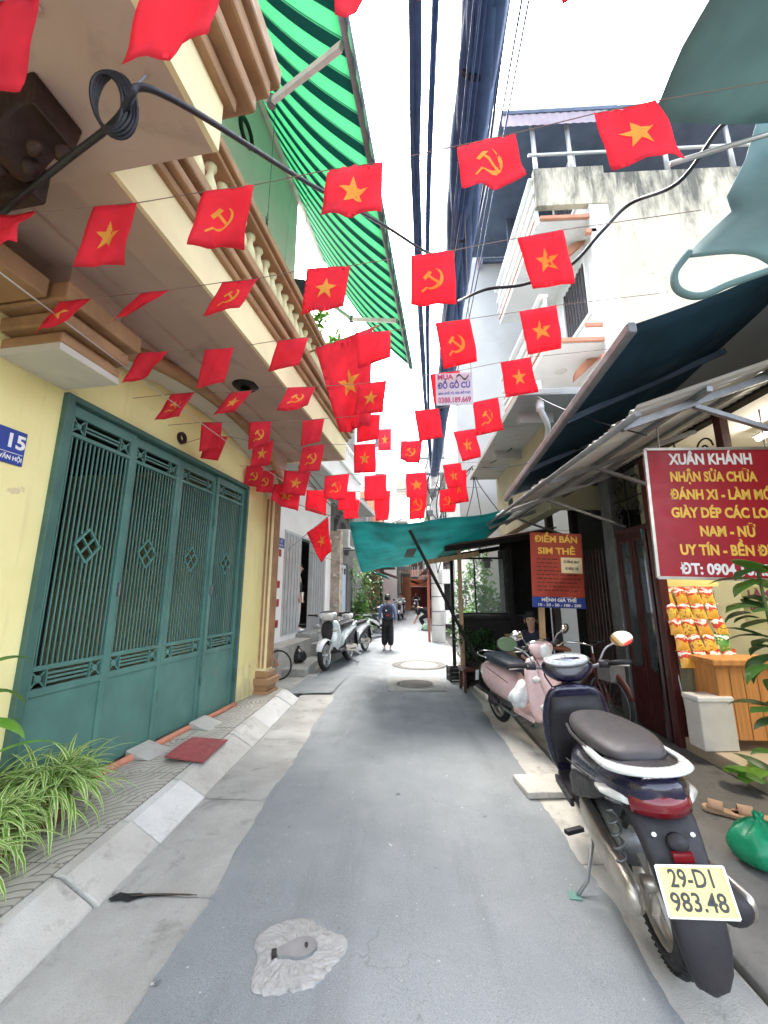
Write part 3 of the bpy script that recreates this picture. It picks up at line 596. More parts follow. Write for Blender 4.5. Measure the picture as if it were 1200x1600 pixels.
for yb in (-2.9, .9):
    e = Vector((1.15, yb + .8, 7.25)); MB().bar((.3, yb, 7.6), e, .05, .07).build('arm', 'acwhite', AW); MB().bar(e, (2.2, yb + .1, 6.55), .05, .07).build('arm', 'acwhite', AW); MB().lathe([(.05, -.06), (.05, .06)], 10, Matrix.Translation(e)).build('elbow', 'steel', AW)
# hanger, hanging cloth and pots on the balcony
hg = empty('wire_hanger', HM @ Vector((.9, -1.55, 6.2)), HA + .4, 'thin wire clothes hanger hanging above the balcony rail', 'hanger')
MB().tube([(0, -.2, -.12), (0, .2, -.12), (0, 0, .0), (0, -.2, -.12)], .006, 6).tube([(0, 0, 0), (0, 0, .05), (0, .03, .09), (0, .0, .12), (0, -.03, .10)], .006, 6).tube([(0, 0, .11), (0, 0, 2.4)], .003, 4).build('wire', 'black', hg)
hb_ = HM @ Vector((.95, -.75, 5.75)); bg_ = empty('hanging_bag', hb_, HA + .5, 'black cloth bag hung on thin wires above the rail', 'bag')
MB().slab(lambda u, v: ((u - .5) * .42, .10 * math.sin(u * 5) * v, .30 - .55 * v + .05 * math.sin(u * 9) * v), 10, 8, .06).build('cloth', 'blackcl', bg_, smooth=True)
MB().tube([(-.16, 0, .3), (-.1, 0, 2.2)], .004, 4).tube([(.16, 0, .3), (.1, 0, 2.2)], .004, 4).build('wire', 'galv', bg_)
# ================================================================ WHITE HOUSE with lattice gate, beyond
P2 = (-2.75, 9.1, 0); H2 = empty('white_house', P2, HA, 'white house with tall grey folding gate on raised steps', 'house')
HM2 = Matrix.Translation(P2) @ Matrix.Rotation(HA, 4, 'Z')
MB().box(-.25, 0, -2.6, -.02, 0, 5).box(-.25, 0, -.02, 3.0, 3.08, 5).box(-.25, .0, -.02, 1.0, 0, .69).box(-.25, 0, 1.72, 3.0, 0, .69).box(-.25, 0, 1.0, 1.72, 0, .66).box(-.25, .06, 2.95, 3.5, 0, 3.3).box(-.25, 0, 3.0, 3.5, 3.3, 5).box(-.3, -.02, -2.6, 3.5, 5.2, 9.5).build('wall', 'white', H2)
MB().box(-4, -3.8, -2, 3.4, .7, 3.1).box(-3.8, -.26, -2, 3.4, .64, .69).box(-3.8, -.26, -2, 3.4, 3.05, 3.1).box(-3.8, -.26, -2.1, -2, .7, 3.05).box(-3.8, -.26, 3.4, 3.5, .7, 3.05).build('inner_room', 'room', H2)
MB().box(-.06, .02, -.02, 3.0, 3.04, 3.10).build('gate_rail', 'shutter', H2); MB().box(-.06, .02, -.02, 3.0, .69, .72).build('gate_rail', 'shutter', H2)
fl = MB().box(-.012, .012, -.03, .03, .72, 3.04).mesh('lattice_bar'); fl.materials.append(M['shutter'])
for k in range(11):
    o = bpy.data.objects.new('lattice_bar', fl); COL.objects.link(o); o.parent = H2; o.location = (.0, .03 + k * .095, 0); o.rotation_euler = (0, 0, R(55 if k % 2 else -55))
for k in range(13):
    o = bpy.data.objects.new('lattice_bar', fl); COL.objects.link(o); o.parent = H2; o.location = (.0, 1.78 + k * .098, 0); o.rotation_euler = (0, 0, R(75 if k % 2 else -75)); o.scale = (1, 1.6, 1)
MB().box(-.5, .9, -2.6, 3.5, 4.55, 4.75).build('balcony_slab', 'greyslab', H2)
MB().box(.9, .96, -2.6, 3.55, 4.55, 5.1).box(-.5, .9, 3.5, 3.56, 4.55, 5.1).build('balcony_fascia', 'white', H2)
MB().box(.84, 1.02, -2.6, 3.6, 5.1, 5.22).build('balcony_moulding', 'white', H2, bevel=.02)
b2 = MB().lathe([(.05, 0), (.035, .06), (.07, .2), (.03, .42), (.05, .5)], 8); b2m = b2.mesh('baluster', True); b2m.materials.append(M['white'])
for k in range(16):
    o = bpy.data.objects.new('baluster', b2m); COL.objects.link(o); o.parent = H2; o.location = (.93, .2 + k * .21, 5.22)
MB().box(.86, 1.0, -2.6, 3.6, 5.72, 5.82).build('handrail', 'white', H2, bevel=.015)
for k in range(3): MB().box(.0, .95 - k * .28, .9 - .0, 2.3, .0 + .22 * k, .22 + .22 * k).build('step', 'gutter', H2, bevel=.012)
MB().prism([(.0, .69), (1.15, .02), (1.3, .02), (.0, .80)], lambda p: (p[0], 2.32, p[1]), lambda p: (p[0], 2.52, p[1])).build('step_ramp', 'kerbw', H2)
MB().box(.0, .42, -1.0, .88, .0, .58).build('plinth', 'kerb', H2, bevel=.01)
for zc in (.9, 1.35, 1.75, 2.45): MB().box(.001, .012, -.30, -.18, zc, zc + .16).build('notice', 'signred', H2)
pq = empty('house_number_plate', HM2 @ Vector((.006, -.22, 2.76)), HA, 'small blue number plate beside the grey folding gate', 'plate')
MB().box(0, .01, -.18, .18, -.11, .11).build('plate', 'signblue', pq); text('17', .10, frame_mtx((.0115, 0, .03), (0, 1, 0), (0, 0, 1)), 'txtwhite', pq, ext=.001); text('VĂN HỘI', .05, frame_mtx((.0115, 0, -.06), (0, 1, 0), (0, 0, 1)), 'txtwhite', pq, ext=.001)
# ================================================================ SOOTY ARCHED HOUSE
H3 = empty('arched_house', HM2 @ Vector((0, 3.52, 0)), HA, 'old sooty house with arched window over a pale blue door', 'house')
MB().box(-.3, 0, 0, .35, 0, 4.7).box(-.3, 0, 2.3, 3.1, 0, 4.7).box(-.3, 0, .35, 2.3, 2.68, 3.0).box(-.3, -.12, .35, 2.3, 3.0, 4.7).box(-.3, 0, 0, 3.1, 4.7, 8.5).build('wall', 'oldgrey', H3)
def archp(r0, r1):
    mb = MB(); n = 14; rg = []
    for i in range(n + 1):
        a = math.pi * i / n; rg.append([(x, 1.32 + r * math.cos(a), 3.05 + r * 1.3 * math.sin(a)) for x, r in ((-.1, r0), (.07, r0), (.07, r1), (-.1, r1))])
    return mb.loft(rg)
archp(.82, 1.0).build('arch_moulding', 'oldgrey', H3)
MB().box(-.16, -.06, .38, 2.27, .1, 2.66).build('door', 'bluedoor', H3)
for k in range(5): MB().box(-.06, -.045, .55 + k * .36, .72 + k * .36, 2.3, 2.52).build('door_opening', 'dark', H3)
MB().box(-.06, -.05, 1.31, 1.335, .1, 2.25).build('door_joint', 'steel', H3)
MB().box(-.3, .9, 0, 3.1, 4.62, 4.78).build('eave', 'greyslab', H3)
MB().box(0, .35, -.05, .30, 0, 3.6).build('pier', mat('flaking_render', (.40, .33, .26), .9, .3, 5, .4, 20, dirt=((.62, .58, .5), .55, .65, 6)), H3)
ac = empty('air_conditioner', HM2 @ Vector((.03, 4.15, 3.12)), HA, 'white air conditioner box in the arch of the sooty house', 'air conditioner')
MB().box(0, .45, -.1, .75, 0, .62).build('case', 'acwhite', ac, bevel=.02)
for k in range(9): MB().box(.02 + k * .045, .045 + k * .045, -.112, -.1, .06, .56).build('grille_slat', 'greybox', ac)
MB().box(.44, .47, .08, .6, .08, .55).build('grille', 'steel', ac)
MB().box(-.05, .5, -.05, -.02, -.05, -.005).box(-.05, .5, .6, .63, -.05, -.005).build('bracket', 'steel', ac)
# ================================================================ RIGHT: SHOP HOUSE
SH = empty('shop_house', (2.95, 4.7, 0), 0, 'dark low shop house with red doors under metal and canvas awnings', 'shop')
def sp(mb, name, m, **k):
    o = mb.build(name, m, SH, **k); o.location = (-2.95, -4.7, 0); return o
sp(MB().box(6.5, 6.7, 1.8, 8.2, 0, 4), 'back_wall', 'olive'); sp(MB().box(2.98, 6.5, 4.93, 5.03, .0, 3.4), 'partition', 'olive'); sp(MB().box(2.98, 6.5, 1.9, 2.0, 0, 3.6), 'partition', 'oldgrey')
sp(MB().box(2.96, 6.5, 2.0, 8.2, 3.42, 3.5), 'ceiling', 'white')
sp(MB().box(2.9, 7.2, 1.8, 8.3, 3.9, 4.0), 'roof', 'greyslab')
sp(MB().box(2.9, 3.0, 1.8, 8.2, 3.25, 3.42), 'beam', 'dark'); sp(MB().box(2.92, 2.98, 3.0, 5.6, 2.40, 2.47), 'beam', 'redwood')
sp(MB().box(2.90, 3.06, 5.58, 5.84, .0, 3.25), 'column', 'steel', bevel=.01); sp(MB().box(2.90, 3.0, 4.72, 4.82, .05, 3.25), 'door_post', 'redwood', bevel=.008); sp(MB().box(2.92, 2.99, 3.55, 3.62, 2.47, 3.25), 'door_post', 'redwood')
sp(MB().box(2.86, 2.97, 4.835, 4.87, .06, 2.40), 'door_edge', 'chrome')
for y0, y1 in ((4.88, 5.21), (5.225, 5.56)):
    d = sp(MB().box(2.93, 2.975, y0, y0 + .06, .06, 2.4).box(2.93, 2.975, y1 - .06, y1, .06, 2.4).box(2.931, 2.974, y0 + .06, y1 - .06, .06, .75).box(2.931, 2.974, y0 + .06, y1 - .06, 2.30, 2.4), 'door_leaf', 'redwood', bevel=.005)
    MB().box(2.95, 2.957, y0 + .06, y1 - .06, .75, 2.3).build('pane', 'glassd', d)
# iron scroll transom
def scroll(cy, cz, r, sg): return [(2.945, cy + sg * r * (1 - i / 26) * math.cos(i * .42), cz + r * (1 - i / 26) * math.sin(i * .42)) for i in range(22)]
for y0 in (3.62, 4.18, 4.82, 5.20):
    t = MB().tube([(2.945, y0 + .03, 2.47), (2.945, y0 + .03, 3.25)], .009, 6)
    sp(t, 'transom_bar', 'black')
    for cz, sg in ((2.68, 1), (3.02, -1)): sp(MB().tube(scroll(y0 + .2, cz, .12, sg), .009, 6), 'transom_scroll', 'black')
    sp(MB().tube([(2.945, y0 + .03, 2.85), (2.945, y0 + .38, 2.85)], .008, 6), 'transom_bar', 'black')
# dark open bay further along, with shelves and a grille of rods
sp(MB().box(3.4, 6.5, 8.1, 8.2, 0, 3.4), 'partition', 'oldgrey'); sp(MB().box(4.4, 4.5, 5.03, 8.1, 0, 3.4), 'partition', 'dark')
sp(MB().box(2.90, 3.02, 8.0, 8.15, 0, 3.25), 'column', 'oldgrey'); sp(MB().box(2.90, 3.0, 6.85, 6.97, 0, 3.25), 'column', 'dark')
for k in range(9): sp(MB().tube([(2.96, 5.95 + k * .1, .1), (2.96, 5.95 + k * .1, 2.3)], .010, 6), 'rod', 'redwood')
# tube lamp in the shop
lp = empty('tube_lamp', (3.9, 3.7, 3.30), 0, 'lit white tube lamp under the snack shop ceiling', 'lamp')
MB().tube([(0, -.6, 0), (0, .6, 0)], .02, 10).build('tube', 'tube', lp, smooth=True); MB().box(-.03, .03, -.63, .63, .03, .07).build('housing', 'acwhite', lp)
al = bpy.data.lights.new('tube_light', 'AREA'); al.shape = 'RECTANGLE'; al.size = .06; al.size_y = 1.2; al.energy = 9; al.color = (1, .90, .72)
alo = bpy.data.objects.new('tube_light', al); COL.objects.link(alo); alo.parent = lp; alo.location = (0, 0, -.03)
# snack rack
rk = empty('snack_rack', (3.0, 4.62, .16), 0, 'slanted wire rack full of red and yellow snack bags', 'rack')
for x in (0, .2, .4, .6): MB().tube([(x, .05, .0), (x - .06, .20, 1.62)], .008, 6).build('upright', 'galv', rk)
for k in range(6): MB().tube([(-.02 - .01 * k, .06 + .025 * k, .70 + .165 * k), (.6 - .01 * k, .06 + .025 * k, .70 + .165 * k)], .007, 6).build('rail', 'galv', rk)
MB().box(-.08, .60, .17, .19, 1.56, 1.66).build('header', 'platey', rk)
random.seed(21)
def bag_mesh(nm, m1):
    b = MB().grid(lambda u, v: ((u - .5) * .15 * (1 - .12 * math.sin(math.pi * v)), -.035 * math.sin(math.pi * u) ** .5 * math.sin(math.pi * v) ** .6, (v - .5) * .20), 6, 6); b.grid(lambda u, v: ((.5 - u) * .15 * (1 - .12 * math.sin(math.pi * v)), .03 * math.sin(math.pi * u) ** .5 * math.sin(math.pi * v) ** .6, (v - .5) * .20), 6, 6)
    me = b.mesh(nm, True); me.materials.append(M[m1]); return me
bags = [bag_mesh('snack_bag', q) for q in ('snackr', 'snacky', 'snackg')]
pn = MB().lathe([(0, -.002), (.045, -.002), (.045, 0)], 12, Matrix.Rotation(R(90), 4, 'X')).mesh('print'); pn.materials.append(M['snacky'])
pr2 = MB().lathe([(0, -.002), (.045, -.002), (.045, 0)], 12, Matrix.Rotation(R(90), 4, 'X')).mesh('print'); pr2.materials.append(M['txtwhite'])
rown = ('bottom', 'second', 'third', 'fourth', 'top'); coln = ('left', 'second from left', 'third from left', 'right')
for j in range(5):
    for i in range(4):
        kk = random.choice((0, 0, 1, 1, 1)) if not (i == 3 and j in (1,)) else 2
        o = bpy.data.objects.new('snack_bag', bags[kk]); COL.objects.link(o); o.location = (3.03 + i * .150 - .01 * j + random.uniform(-.012, .012), 4.64 + .03 * j, .16 + .80 + j * .165); o.rotation_euler = (R(-14), random.uniform(-.2, .2), random.uniform(-.15, .15))
        tag(o, '%s snack bag, %s row of the rack, %s' % (('red', 'yellow', 'green')[kk], rown[j], coln[i]), 'snack bag', 'snack bags on the wire rack')
cb = empty('plank_cabinet', (3.45, 4.50, .16), 0, 'orange wooden plank cabinet below the snack rack', 'cabinet')
MB().box(-.36, .42, -.16, .14, .10, .78).build('carcass', 'orwood', cb)
for k in range(6): MB().box(-.36 + k * .13, -.238 + k * .13, -.175, -.161, .10, .75).build('plank', 'orwood', cb, bevel=.004)
MB().box(-.40, .46, -.21, .16, .78, .84).build('top', 'orwood', cb, bevel=.01)
bx = empty('white_box', (3.02, 4.40, .165), R(4), 'off-white box standing on the floor by the red door', 'box')
MB().box(-.17, .17, -.10, .10, 0, .44).build('body', 'greybox', bx, bevel=.012); MB().box(-.18, .18, -.11, .11, .44, .49).build('lid', 'plastic_w', bx, bevel=.012)
# ================================================================ METAL SHEET AWNING
def corr(x0, z0, x1, z1, y0, y1, nm, m, parent, per=.076, amp=.012, th=.003, jag=0):
    n = int((y1 - y0) / per) * 4; random.seed(4)
    jg = [random.uniform(-jag, jag) for _ in range(n + 1)]
    vs = []
    for k in (0, 1):
        for i in range(n + 1):
            y = y0 + (y1 - y0) * i / n; w_ = amp * math.sin(2 * math.pi * y / per)
            j = jg[(i // 6) * 6 if (i // 6) * 6 <= n else n]
            vs += [(x0 + j, y, z0 + w_ - k * th), ((x0 + x1) / 2, y, (z0 + z1) / 2 + w_ - k * th), (x1, y, z1 + w_ - k * th)]
    q = 3 * (n + 1); fs = []
    for i in range(n):
        for c in (0, 1):
            f = (3 * i + c, 3 * i + c + 1, 3 * i + c + 4, 3 * i + c + 3); fs.append(f); fs.append(tuple(v + q for v in reversed(f)))
    return MB().add(vs, fs).build(nm, m, parent, smooth=True)
MA = empty('sheet_awning', (1.5, 2.4, 2.77), 0, 'long corrugated grey metal awning along the shop front', 'awning')
def ma(o): o.location = (-1.5, -2.4, -2.77); return o
for i in range(6):
    y0 = 2.40 + i * .87; ma(corr(1.50 + (.03 if i % 2 else -.02), 2.79 + .012 * i, 2.94, 3.30, y0 - .03, y0 + .87, 'sheet', 'polysheet' if i >= 1 else 'sheet', MA, jag=.015))
ma(MB().tube([(1.46, 2.36, 2.73), (1.46, 7.5, 2.82)], .024, 10).build('front_pipe', 'steel', MA, smooth=True))
for y in (2.55, 3.9, 5.3, 6.7): ma(MB().bar((1.46, y, 2.72), (2.95, y, 3.24), .035, .045).build('rafter', 'steel', MA)); ma(MB().bar((2.93, y, 2.5), (1.95, y, 2.87), .03, .03).build('strut', 'steel', MA))
for x, z in ((1.95, 2.915), (2.45, 3.09)): ma(MB().bar((x, 2.4, z), (x, 7.5, z), .035, .035).build('purlin', 'steel', MA))
# ================================================================ DARK BLUE CANVAS above it
BC = empty('canvas_awning', (1.5, 2.37, 3.36), 0, 'dark blue canvas awning with grey edge roll above the metal sheet', 'awning')
def bc(o): o.location = (-1.5, -2.37, -3.36); return o
A0, A1, B0, B1 = Vector((1.5, 2.37, 3.36)), Vector((1.48, 5.6, 2.98)), Vector((2.94, 2.3, 3.98)), Vector((2.94, 5.6, 3.62))
bc(MB().slab(lambda u, v: A0.lerp(A1, v).lerp(B0.lerp(B1, v), u) + Vector((0, 0, -.07 * math.sin(math.pi * v * 3) ** 2 * math.sin(math.pi * u) - .05 * math.sin(math.pi * u))), 14, 24, .004).build('canvas', 'bluecanvas', BC, smooth=True))
bc(MB().bar(A0 + Vector((0, -.02, -.02)), A1 + Vector((0, 0, -.02)), .06, .085).build('edge_roll', 'steel', BC, bevel=.015))
for v in (.33, .66): bc(MB().bar(A0.lerp(A1, v) - Vector((0, 0, .06)), B0.lerp(B1, v) - Vector((0, 0, .06)), .035, .05).build('rib', 'terracebl', BC))
# ================================================================ GREY-GREEN TARPAULIN nearest the camera
TC = empty('overhead_tarpaulin', (1.4, 1.8, 4.2), 0, 'grey-green tarpaulin stretched overhead at the upper right', 'tarpaulin')
tp = [Vector(p) for p in ((1.36, -1.2, 4.3), (1.35, 1.32, 4.2), (1.37, 1.78, 4.2), (2.9, -1.2, 4.9), (2.9, 1.2, 4.8), (2.75, 2.18, 4.72))]
def tcf(u, v):
    a = tp[0].lerp(tp[2], v); b = tp[3].lerp(tp[5], v); p = a.lerp(b, u); p.z -= .05 * math.sin(math.pi * u) * (.6 + .4 * math.sin(v * 9)); p.x += .012 * math.sin(v * 40) * (1 - u); return p
o = MB().slab(tcf, 16, 30, .004).build('tarpaulin', 'greencanvas', TC, smooth=True); o.location = (-1.4, -1.8, -4.2)
o = MB().tube([(1.55, 1.90, 4.05), (3.0, 1.95, 4.55)], .014, 8).build('pipe', 'galv', TC, smooth=True); o.location = (-1.4, -1.8, -4.2)
HF = empty('hanging_tarpaulin', (2.0, 2.2, 3.5), 0, 'dark grey-green tarpaulin flap hanging with a looped end at right', 'tarpaulin')
lf_ = [(2.62, 5.30), (2.40, 4.74), (2.29, 4.46), (2.13, 4.18), (2.14, 4.06), (2.0, 3.93), (1.87, 3.80), (1.78, 3.70)]
rt_ = [(3.9, 5.5), (3.8, 5.0), (3.7, 4.5), (3.6, 4.2), (3.5, 3.95), (3.3, 3.75), (3.1, 3.6), (2.95, 3.42)]
def hff(u, v):
    k = v * 7; i = min(6, int(k)); t = k - i; a = Vector((lf_[i][0], 0, lf_[i][1])).lerp(Vector((lf_[i + 1][0], 0, lf_[i + 1][1])), t); b = Vector((rt_[i][0], 0, rt_[i][1])).lerp(Vector((rt_[i + 1][0], 0, rt_[i + 1][1])), t)
    p = a.lerp(b, u); p.y = 2.2 + .10 * math.sin(u * 9 + v * 3) * (.3 + u) - .12 * u; return p
o = MB().slab(hff, 16, 21, .005).build('flap', 'greencanvas', HF, smooth=True); o.location = (-2.0, -2.2, -3.5)
o = MB().tube(bez([(1.80, 2.19, 3.73), (1.70, 2.19, 3.60), (1.685, 2.19, 3.49), (1.74, 2.19, 3.43), (1.84, 2.19, 3.42), (2.0, 2.19, 3.49), (2.3, 2.2, 3.60)], 8), .022, 8).build('hem_loop', 'greencanvas', HF, smooth=True); o.location = (-2.0, -2.2, -3.5)
# ================================================================ STAINED BUILDING behind
BD = empty('stained_building', (3.75, 6.5, 0), 0, 'stained pale building with white terracotta trimmed balconies and roof terrace', 'building')
def bd(mb, nm, m, **k): o = mb.build(nm, m, BD, **k); o.location = (-3.75, -6.5, 0); return o
bd(MB().box(3.75, 12, 6.5, 6.7, 4.0, 9.72), 'side_wall', 'stained')
bd(MB().box(3.75, 3.95, 6.7, 10.0, 4.0, 9.7), 'front_wall', 'white')
bd(MB().box(3.6, 3.95, 6.42, 6.5, 4.0, 9.7), 'corner_strip', 'white')
bd(MB().box(2.62, 3.95, 6.40, 6.52, 8.9, 9.78), 'parapet_end', 'stained', bevel=.01)
for z in (6.0, 8.62):
    bd(MB().box(2.68, 3.75, 6.5, 9.4, z, z + .12), 'balcony_slab', 'white')
    bd(MB().box(2.62, 2.68, 6.5, 9.4, z - .04, z + .95), 'parapet', 'white')
    for q, zz in ((.05, .30), (.05, .62), (.09, .95)): bd(MB().box(2.62 - q, 2.70, 6.46, 9.45, z + zz, z + zz + .06), 'parapet_moulding', 'white', bevel=.012)
    for zz in (.08, .42): bd(MB().box(2.595, 2.62, 6.55, 9.4, z + zz, z + zz + .05), 'parapet_band', 'terracotta')
    bd(MB().box(2.68, 3.6, 6.44, 6.49, z + .02, z + .10), 'end_moulding', 'terracotta', bevel=.012); bd(MB().box(3.30, 3.60, 6.43, 6.48, z + .3, z + .38), 'end_moulding', 'terracotta', bevel=.012); bd(MB().box(3.5, 3.7, 6.42, 6.5, z - .35, z - .25), 'end_moulding', 'terracotta', bevel=.012)
    for yb in (7.0, 8.9):
        cn = [[(3.75 - r_ * math.cos(a), yy_, z - .45 + .45 * math.sin(a)) for a in [R(90 * i / 6) for i in range(7)] for r_ in (.5,)] + [(3.75, yy_, z)] for yy_ in (yb - .06, yb + .06)]
        bd(MB().loft(cn), 'corbel', 'terracotta')
    wn = bd(MB().box(3.70, 3.76, 7.0, 7.06, z + 1.0, z + 2.3).box(3.70, 3.76, 8.1, 8.16, z + 1.0, z + 2.3).box(3.70, 3.76, 7.06, 8.1, z + 2.24, z + 2.3).box(3.70, 3.76, 7.06, 8.1, z + 1.0, z + 1.06), 'window', 'white')
    MB().box(3.735, 3.745, 7.06, 8.1, z + 1.06, z + 2.24).build('pane', 'glassd', wn)
    for k in range(8): MB().box(3.705, 3.72, 7.12 + k * .13, 7.132 + k * .13, z + 1.06, z + 2.24).build('grille_bar', 'redwood', wn)
    bd(MB().lathe([(0, -.02), (.10, -.015), (.12, 0)], 18, Matrix.Translation((3.2, 7.4, z))), 'ceiling_light', 'acwhite')
# roof terrace
for x in (2.75, 3.45, 5.3, 6.55): bd(MB().tube([(x, 6.6, 9.7), (x, 6.6, 11.25)], .045, 10), 'terrace_post', 'galv', smooth=True)
bd(MB().box(2.1, 9, 6.45, 10, 11.25, 11.33), 'terrace_roof', 'terracebl'); 
bd(MB().add([(2.1 + .08 * i, 6.46 + .012 * (i % 2), z) for i in range(86) for z in (10.95, 11.24)], [(2 * i, 2 * i + 2, 2 * i + 3, 2 * i + 1) for i in range(85)]), 'terrace_valance', 'purplesheet')
bd(MB().box(2.8, 9, 8.8, 8.9, 9.7, 11.25), 'terrace_screen', 'terracebl')
bd(MB().tube([(2.6, 6.55, 10.3), (9, 6.55, 10.3)], .03, 8), 'terrace_rail', 'galv')
# ================================================================ TALL GREY BUILDING
BE = empty('grey_building', (1.5, 10.2, 0), 0, 'tall plain grey-white building rising behind the cable bundle', 'building')
def be(mb, nm, m, **k): o = mb.build(nm, m, BE, **k); o.location = (-1.5, -10.2, 0); return o
be(MB().box(1.5, 7, 10.2, 10.4, 3.2, 17), 'end_wall', 'greywall'); be(MB().box(1.5, 1.7, 10.4, 13.4, 3.2, 17), 'street_wall', 'greywall')
be(MB().box(2.0, 7, 10.21, 10.39, 0, 3.2), 'garden_wall', 'white')
wd_ = be(MB().box(2.45, 3.35, 10.12, 10.2, 11.2, 13.6), 'window', 'terracebl'); MB().box(2.5, 3.3, 10.105, 10.12, 11.3, 13.5).build('pane', 'glassd', wd_)
for x in (2.75, 3.05): MB().box(x, x + .03, 10.09, 10.105, 11.3, 13.5).build('mullion', 'steel', wd_)
be(MB().add([(2.2, 10.19, 14.2), (3.45, 10.19, 14.2), (3.45, 9.4, 13.6), (2.2, 9.4, 13.6), (2.2, 10.19, 14.16), (3.45, 10.19, 14.16), (3.45, 9.4, 13.56), (2.2, 9.4, 13.56)], [(0, 1, 2, 3), (7, 6, 5, 4), (0, 3, 7, 4), (1, 5, 6, 2), (3, 2, 6, 7)]), 'canopy', 'terracebl')
be(MB().box(2.28, 2.36, 10.05, 10.2, 11.0, 14.2), 'pipe_cover', 'purplesheet')
# ================================================================ LOW OLIVE HOUSE with projecting slab
BO = empty('olive_house', (2.2, 5.7, 0), 0, 'low olive-walled house with grey projecting roof slab and white drainpipe', 'house')
def bo(mb, nm, m, **k): o = mb.build(nm, m, BO, **k); o.location = (-2.2, -5.7, 0); return o
bo(MB().box(2.25, 2.45, 6.0, 9.3, 2.9, 4.28).box(2.45, 3.7, 6.0, 6.15, 2.9, 4.28), 'wall', 'olive')
bo(MB().box(1.6, 3.74, 5.05, 9.2, 4.28, 4.38), 'roof_slab', 'greyslab', bevel=.012)
for y in (5.6, 7.2): bo(MB().box(1.75, 2.25, y, y + .08, 4.12, 4.28), 'slab_rib', 'greyslab')
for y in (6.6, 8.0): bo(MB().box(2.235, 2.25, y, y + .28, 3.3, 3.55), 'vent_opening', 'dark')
bo(MB().tube(bez([(1.92, 5.2, 4.55), (1.92, 5.2, 4.26), (1.93, 5.2, 4.12), (2.1, 5.45, 3.98), (2.22, 5.9, 3.86), (2.22, 5.98, 3.3)], 6), .04, 10), 'drainpipe', 'plastic_w', smooth=True)
bo(MB().tube([(1.92, 5.2, 4.12), (1.92, 5.2, 4.24)], .055, 10), 'pipe_collar', 'plastic_w', smooth=True)
# ================================================================ SIGNS
def board(name, c, w_, h_, rz, label, cat, m, th=.02, tilt=0):
    e = empty(name, c, rz, label, cat); MB().box(-w_ / 2, w_ / 2, 0, th, -h_ / 2, h_ / 2).build('board', m, e, bevel=.003); return e
def ln(e, body, x, z, sz, m, width=None, bold=.002, y=-.002, name='lettering'): return text(body, sz, frame_mtx((x, y, z), (1, 0, 0), (0, 0, 1)), m, e, name, .0012, bold, width=width)
XK = board('shop_sign', (2.50, 3.17, 2.27), 1.03, 1.03, R(-3), 'large dark red shoe repair sign hanging over the snack shop', 'sign', 'signred'); XK.rotation_euler[1] = R(1.5)
for a, b in (((-.522, 0, -.52), (-.522, 0, .52)), ((.522, 0, -.52), (.522, 0, .52)), ((-.522, 0, .52), (.522, 0, .52)), ((-.522, 0, -.52), (.522, 0, -.52))): MB().bar(a, b, .022, .022, (0, 1, 0)).build('frame', 'alu', XK)
for i, (t_, wdt, m_, sz) in enumerate((('XUÂN KHÁNH', .62, 'txtwhite', .125), ('NHẬN SỬA CHỮA', .64, 'txtyel', .11), ('ĐÁNH XI - LÀM MỚI', .76, 'txtyel', .11), ('GIÀY DÉP CÁC LOẠI', .78, 'txtyel', .11), ('NAM - NỮ', .40, 'txtyel', .11), ('UY TÍN - BỀN ĐẸP', .72, 'txtyel', .11), ('ĐT: 0904.167.599', .74, 'txtwhite', .115))):
    ln(XK, t_, .0 + (.02 if i > 1 else -.03), .43 - i * .147, sz, m_, wdt, .004)
for x in (-.4, .4): MB().tube([(x, .01, .52), (x, .01, .86)], .006, 6).build('hook', 'steel', XK)
SM = empty('sim_card_sign', (2.08, 5.5, 1.95), R(2), 'orange-red phone card sign on a wooden post', 'sign'); SM.rotation_euler[1] = R(2)
MB().box(-.35, .35, 0, .015, -.36, .50).build('board', 'signor', SM, bevel=.003); MB().box(-.35, .35, 0, .016, -.50, -.362).build('footer', 'signblue', SM, bevel=.003)
ln(SM, 'ĐIỂM BÁN', 0, .41, .12, 'txtyel', .58, .004); ln(SM, 'SIM THẺ', .0, .25, .12, 'txtyel', .50, .004)
ln(SM, 'MỆNH GIÁ THẺ', .0, -.40, .06, 'txtwhite', .46, .002, y=-.003); ln(SM, '10 - 20 - 50 - 100 - 200', .0, -.465, .05, 'txtwhite', .56, .001, y=-.003)
random.seed(9)
for k in range(9):
    x = -.28
    while x < (.0 if k < 4 else .26):
        l = random.uniform(.03, .09); MB().box(x, x + l, -.0025, -.001, .135 - k * .052, .148 - k * .052).build('print_line', 'redwood', SM); x += l + .02
pp = MB().box(.05, .33, -.006, -.0035, -.04, .17).build('paper', 'paper', SM)
for k, (t_, wdt) in enumerate((('XƯỞNG MAY', .22), ('KHÂU 10', .17))): ln(SM, t_, .19, .11 - k * .09, .05, 'txtdark', wdt, .001, y=-.0075)
MB().box(-.26, -.19, .017, .06, -1.95, .45).build('post', 'wood', SM); 
YN = board('small_notice', (2.60, 3.02, 1.55), .34, .30, R(-4), 'small yellow notice half hidden by leaves below the red sign', 'sign', 'platey', .008)
ln(YN, 'LÀM', -.06, .09, .07, 'txtmaroon', .14, .002); ln(YN, 'BẢO HÀNH', .0, .0, .06, 'txtmaroon', .26, .002); 
MB().tube([(-.14, .004, .14), (-.14, .004, .26)], .004, 6).tube([(.14, .004, .14), (.14, .004, .26)], .004, 6).build('wire', 'galv', YN)
BN = board('cloth_banner', (.475, 3.3, 3.445), .42, .40, R(-3), 'pale furniture-buying banner tied to the overhead cable bundle', 'sign', 'banner', .006)
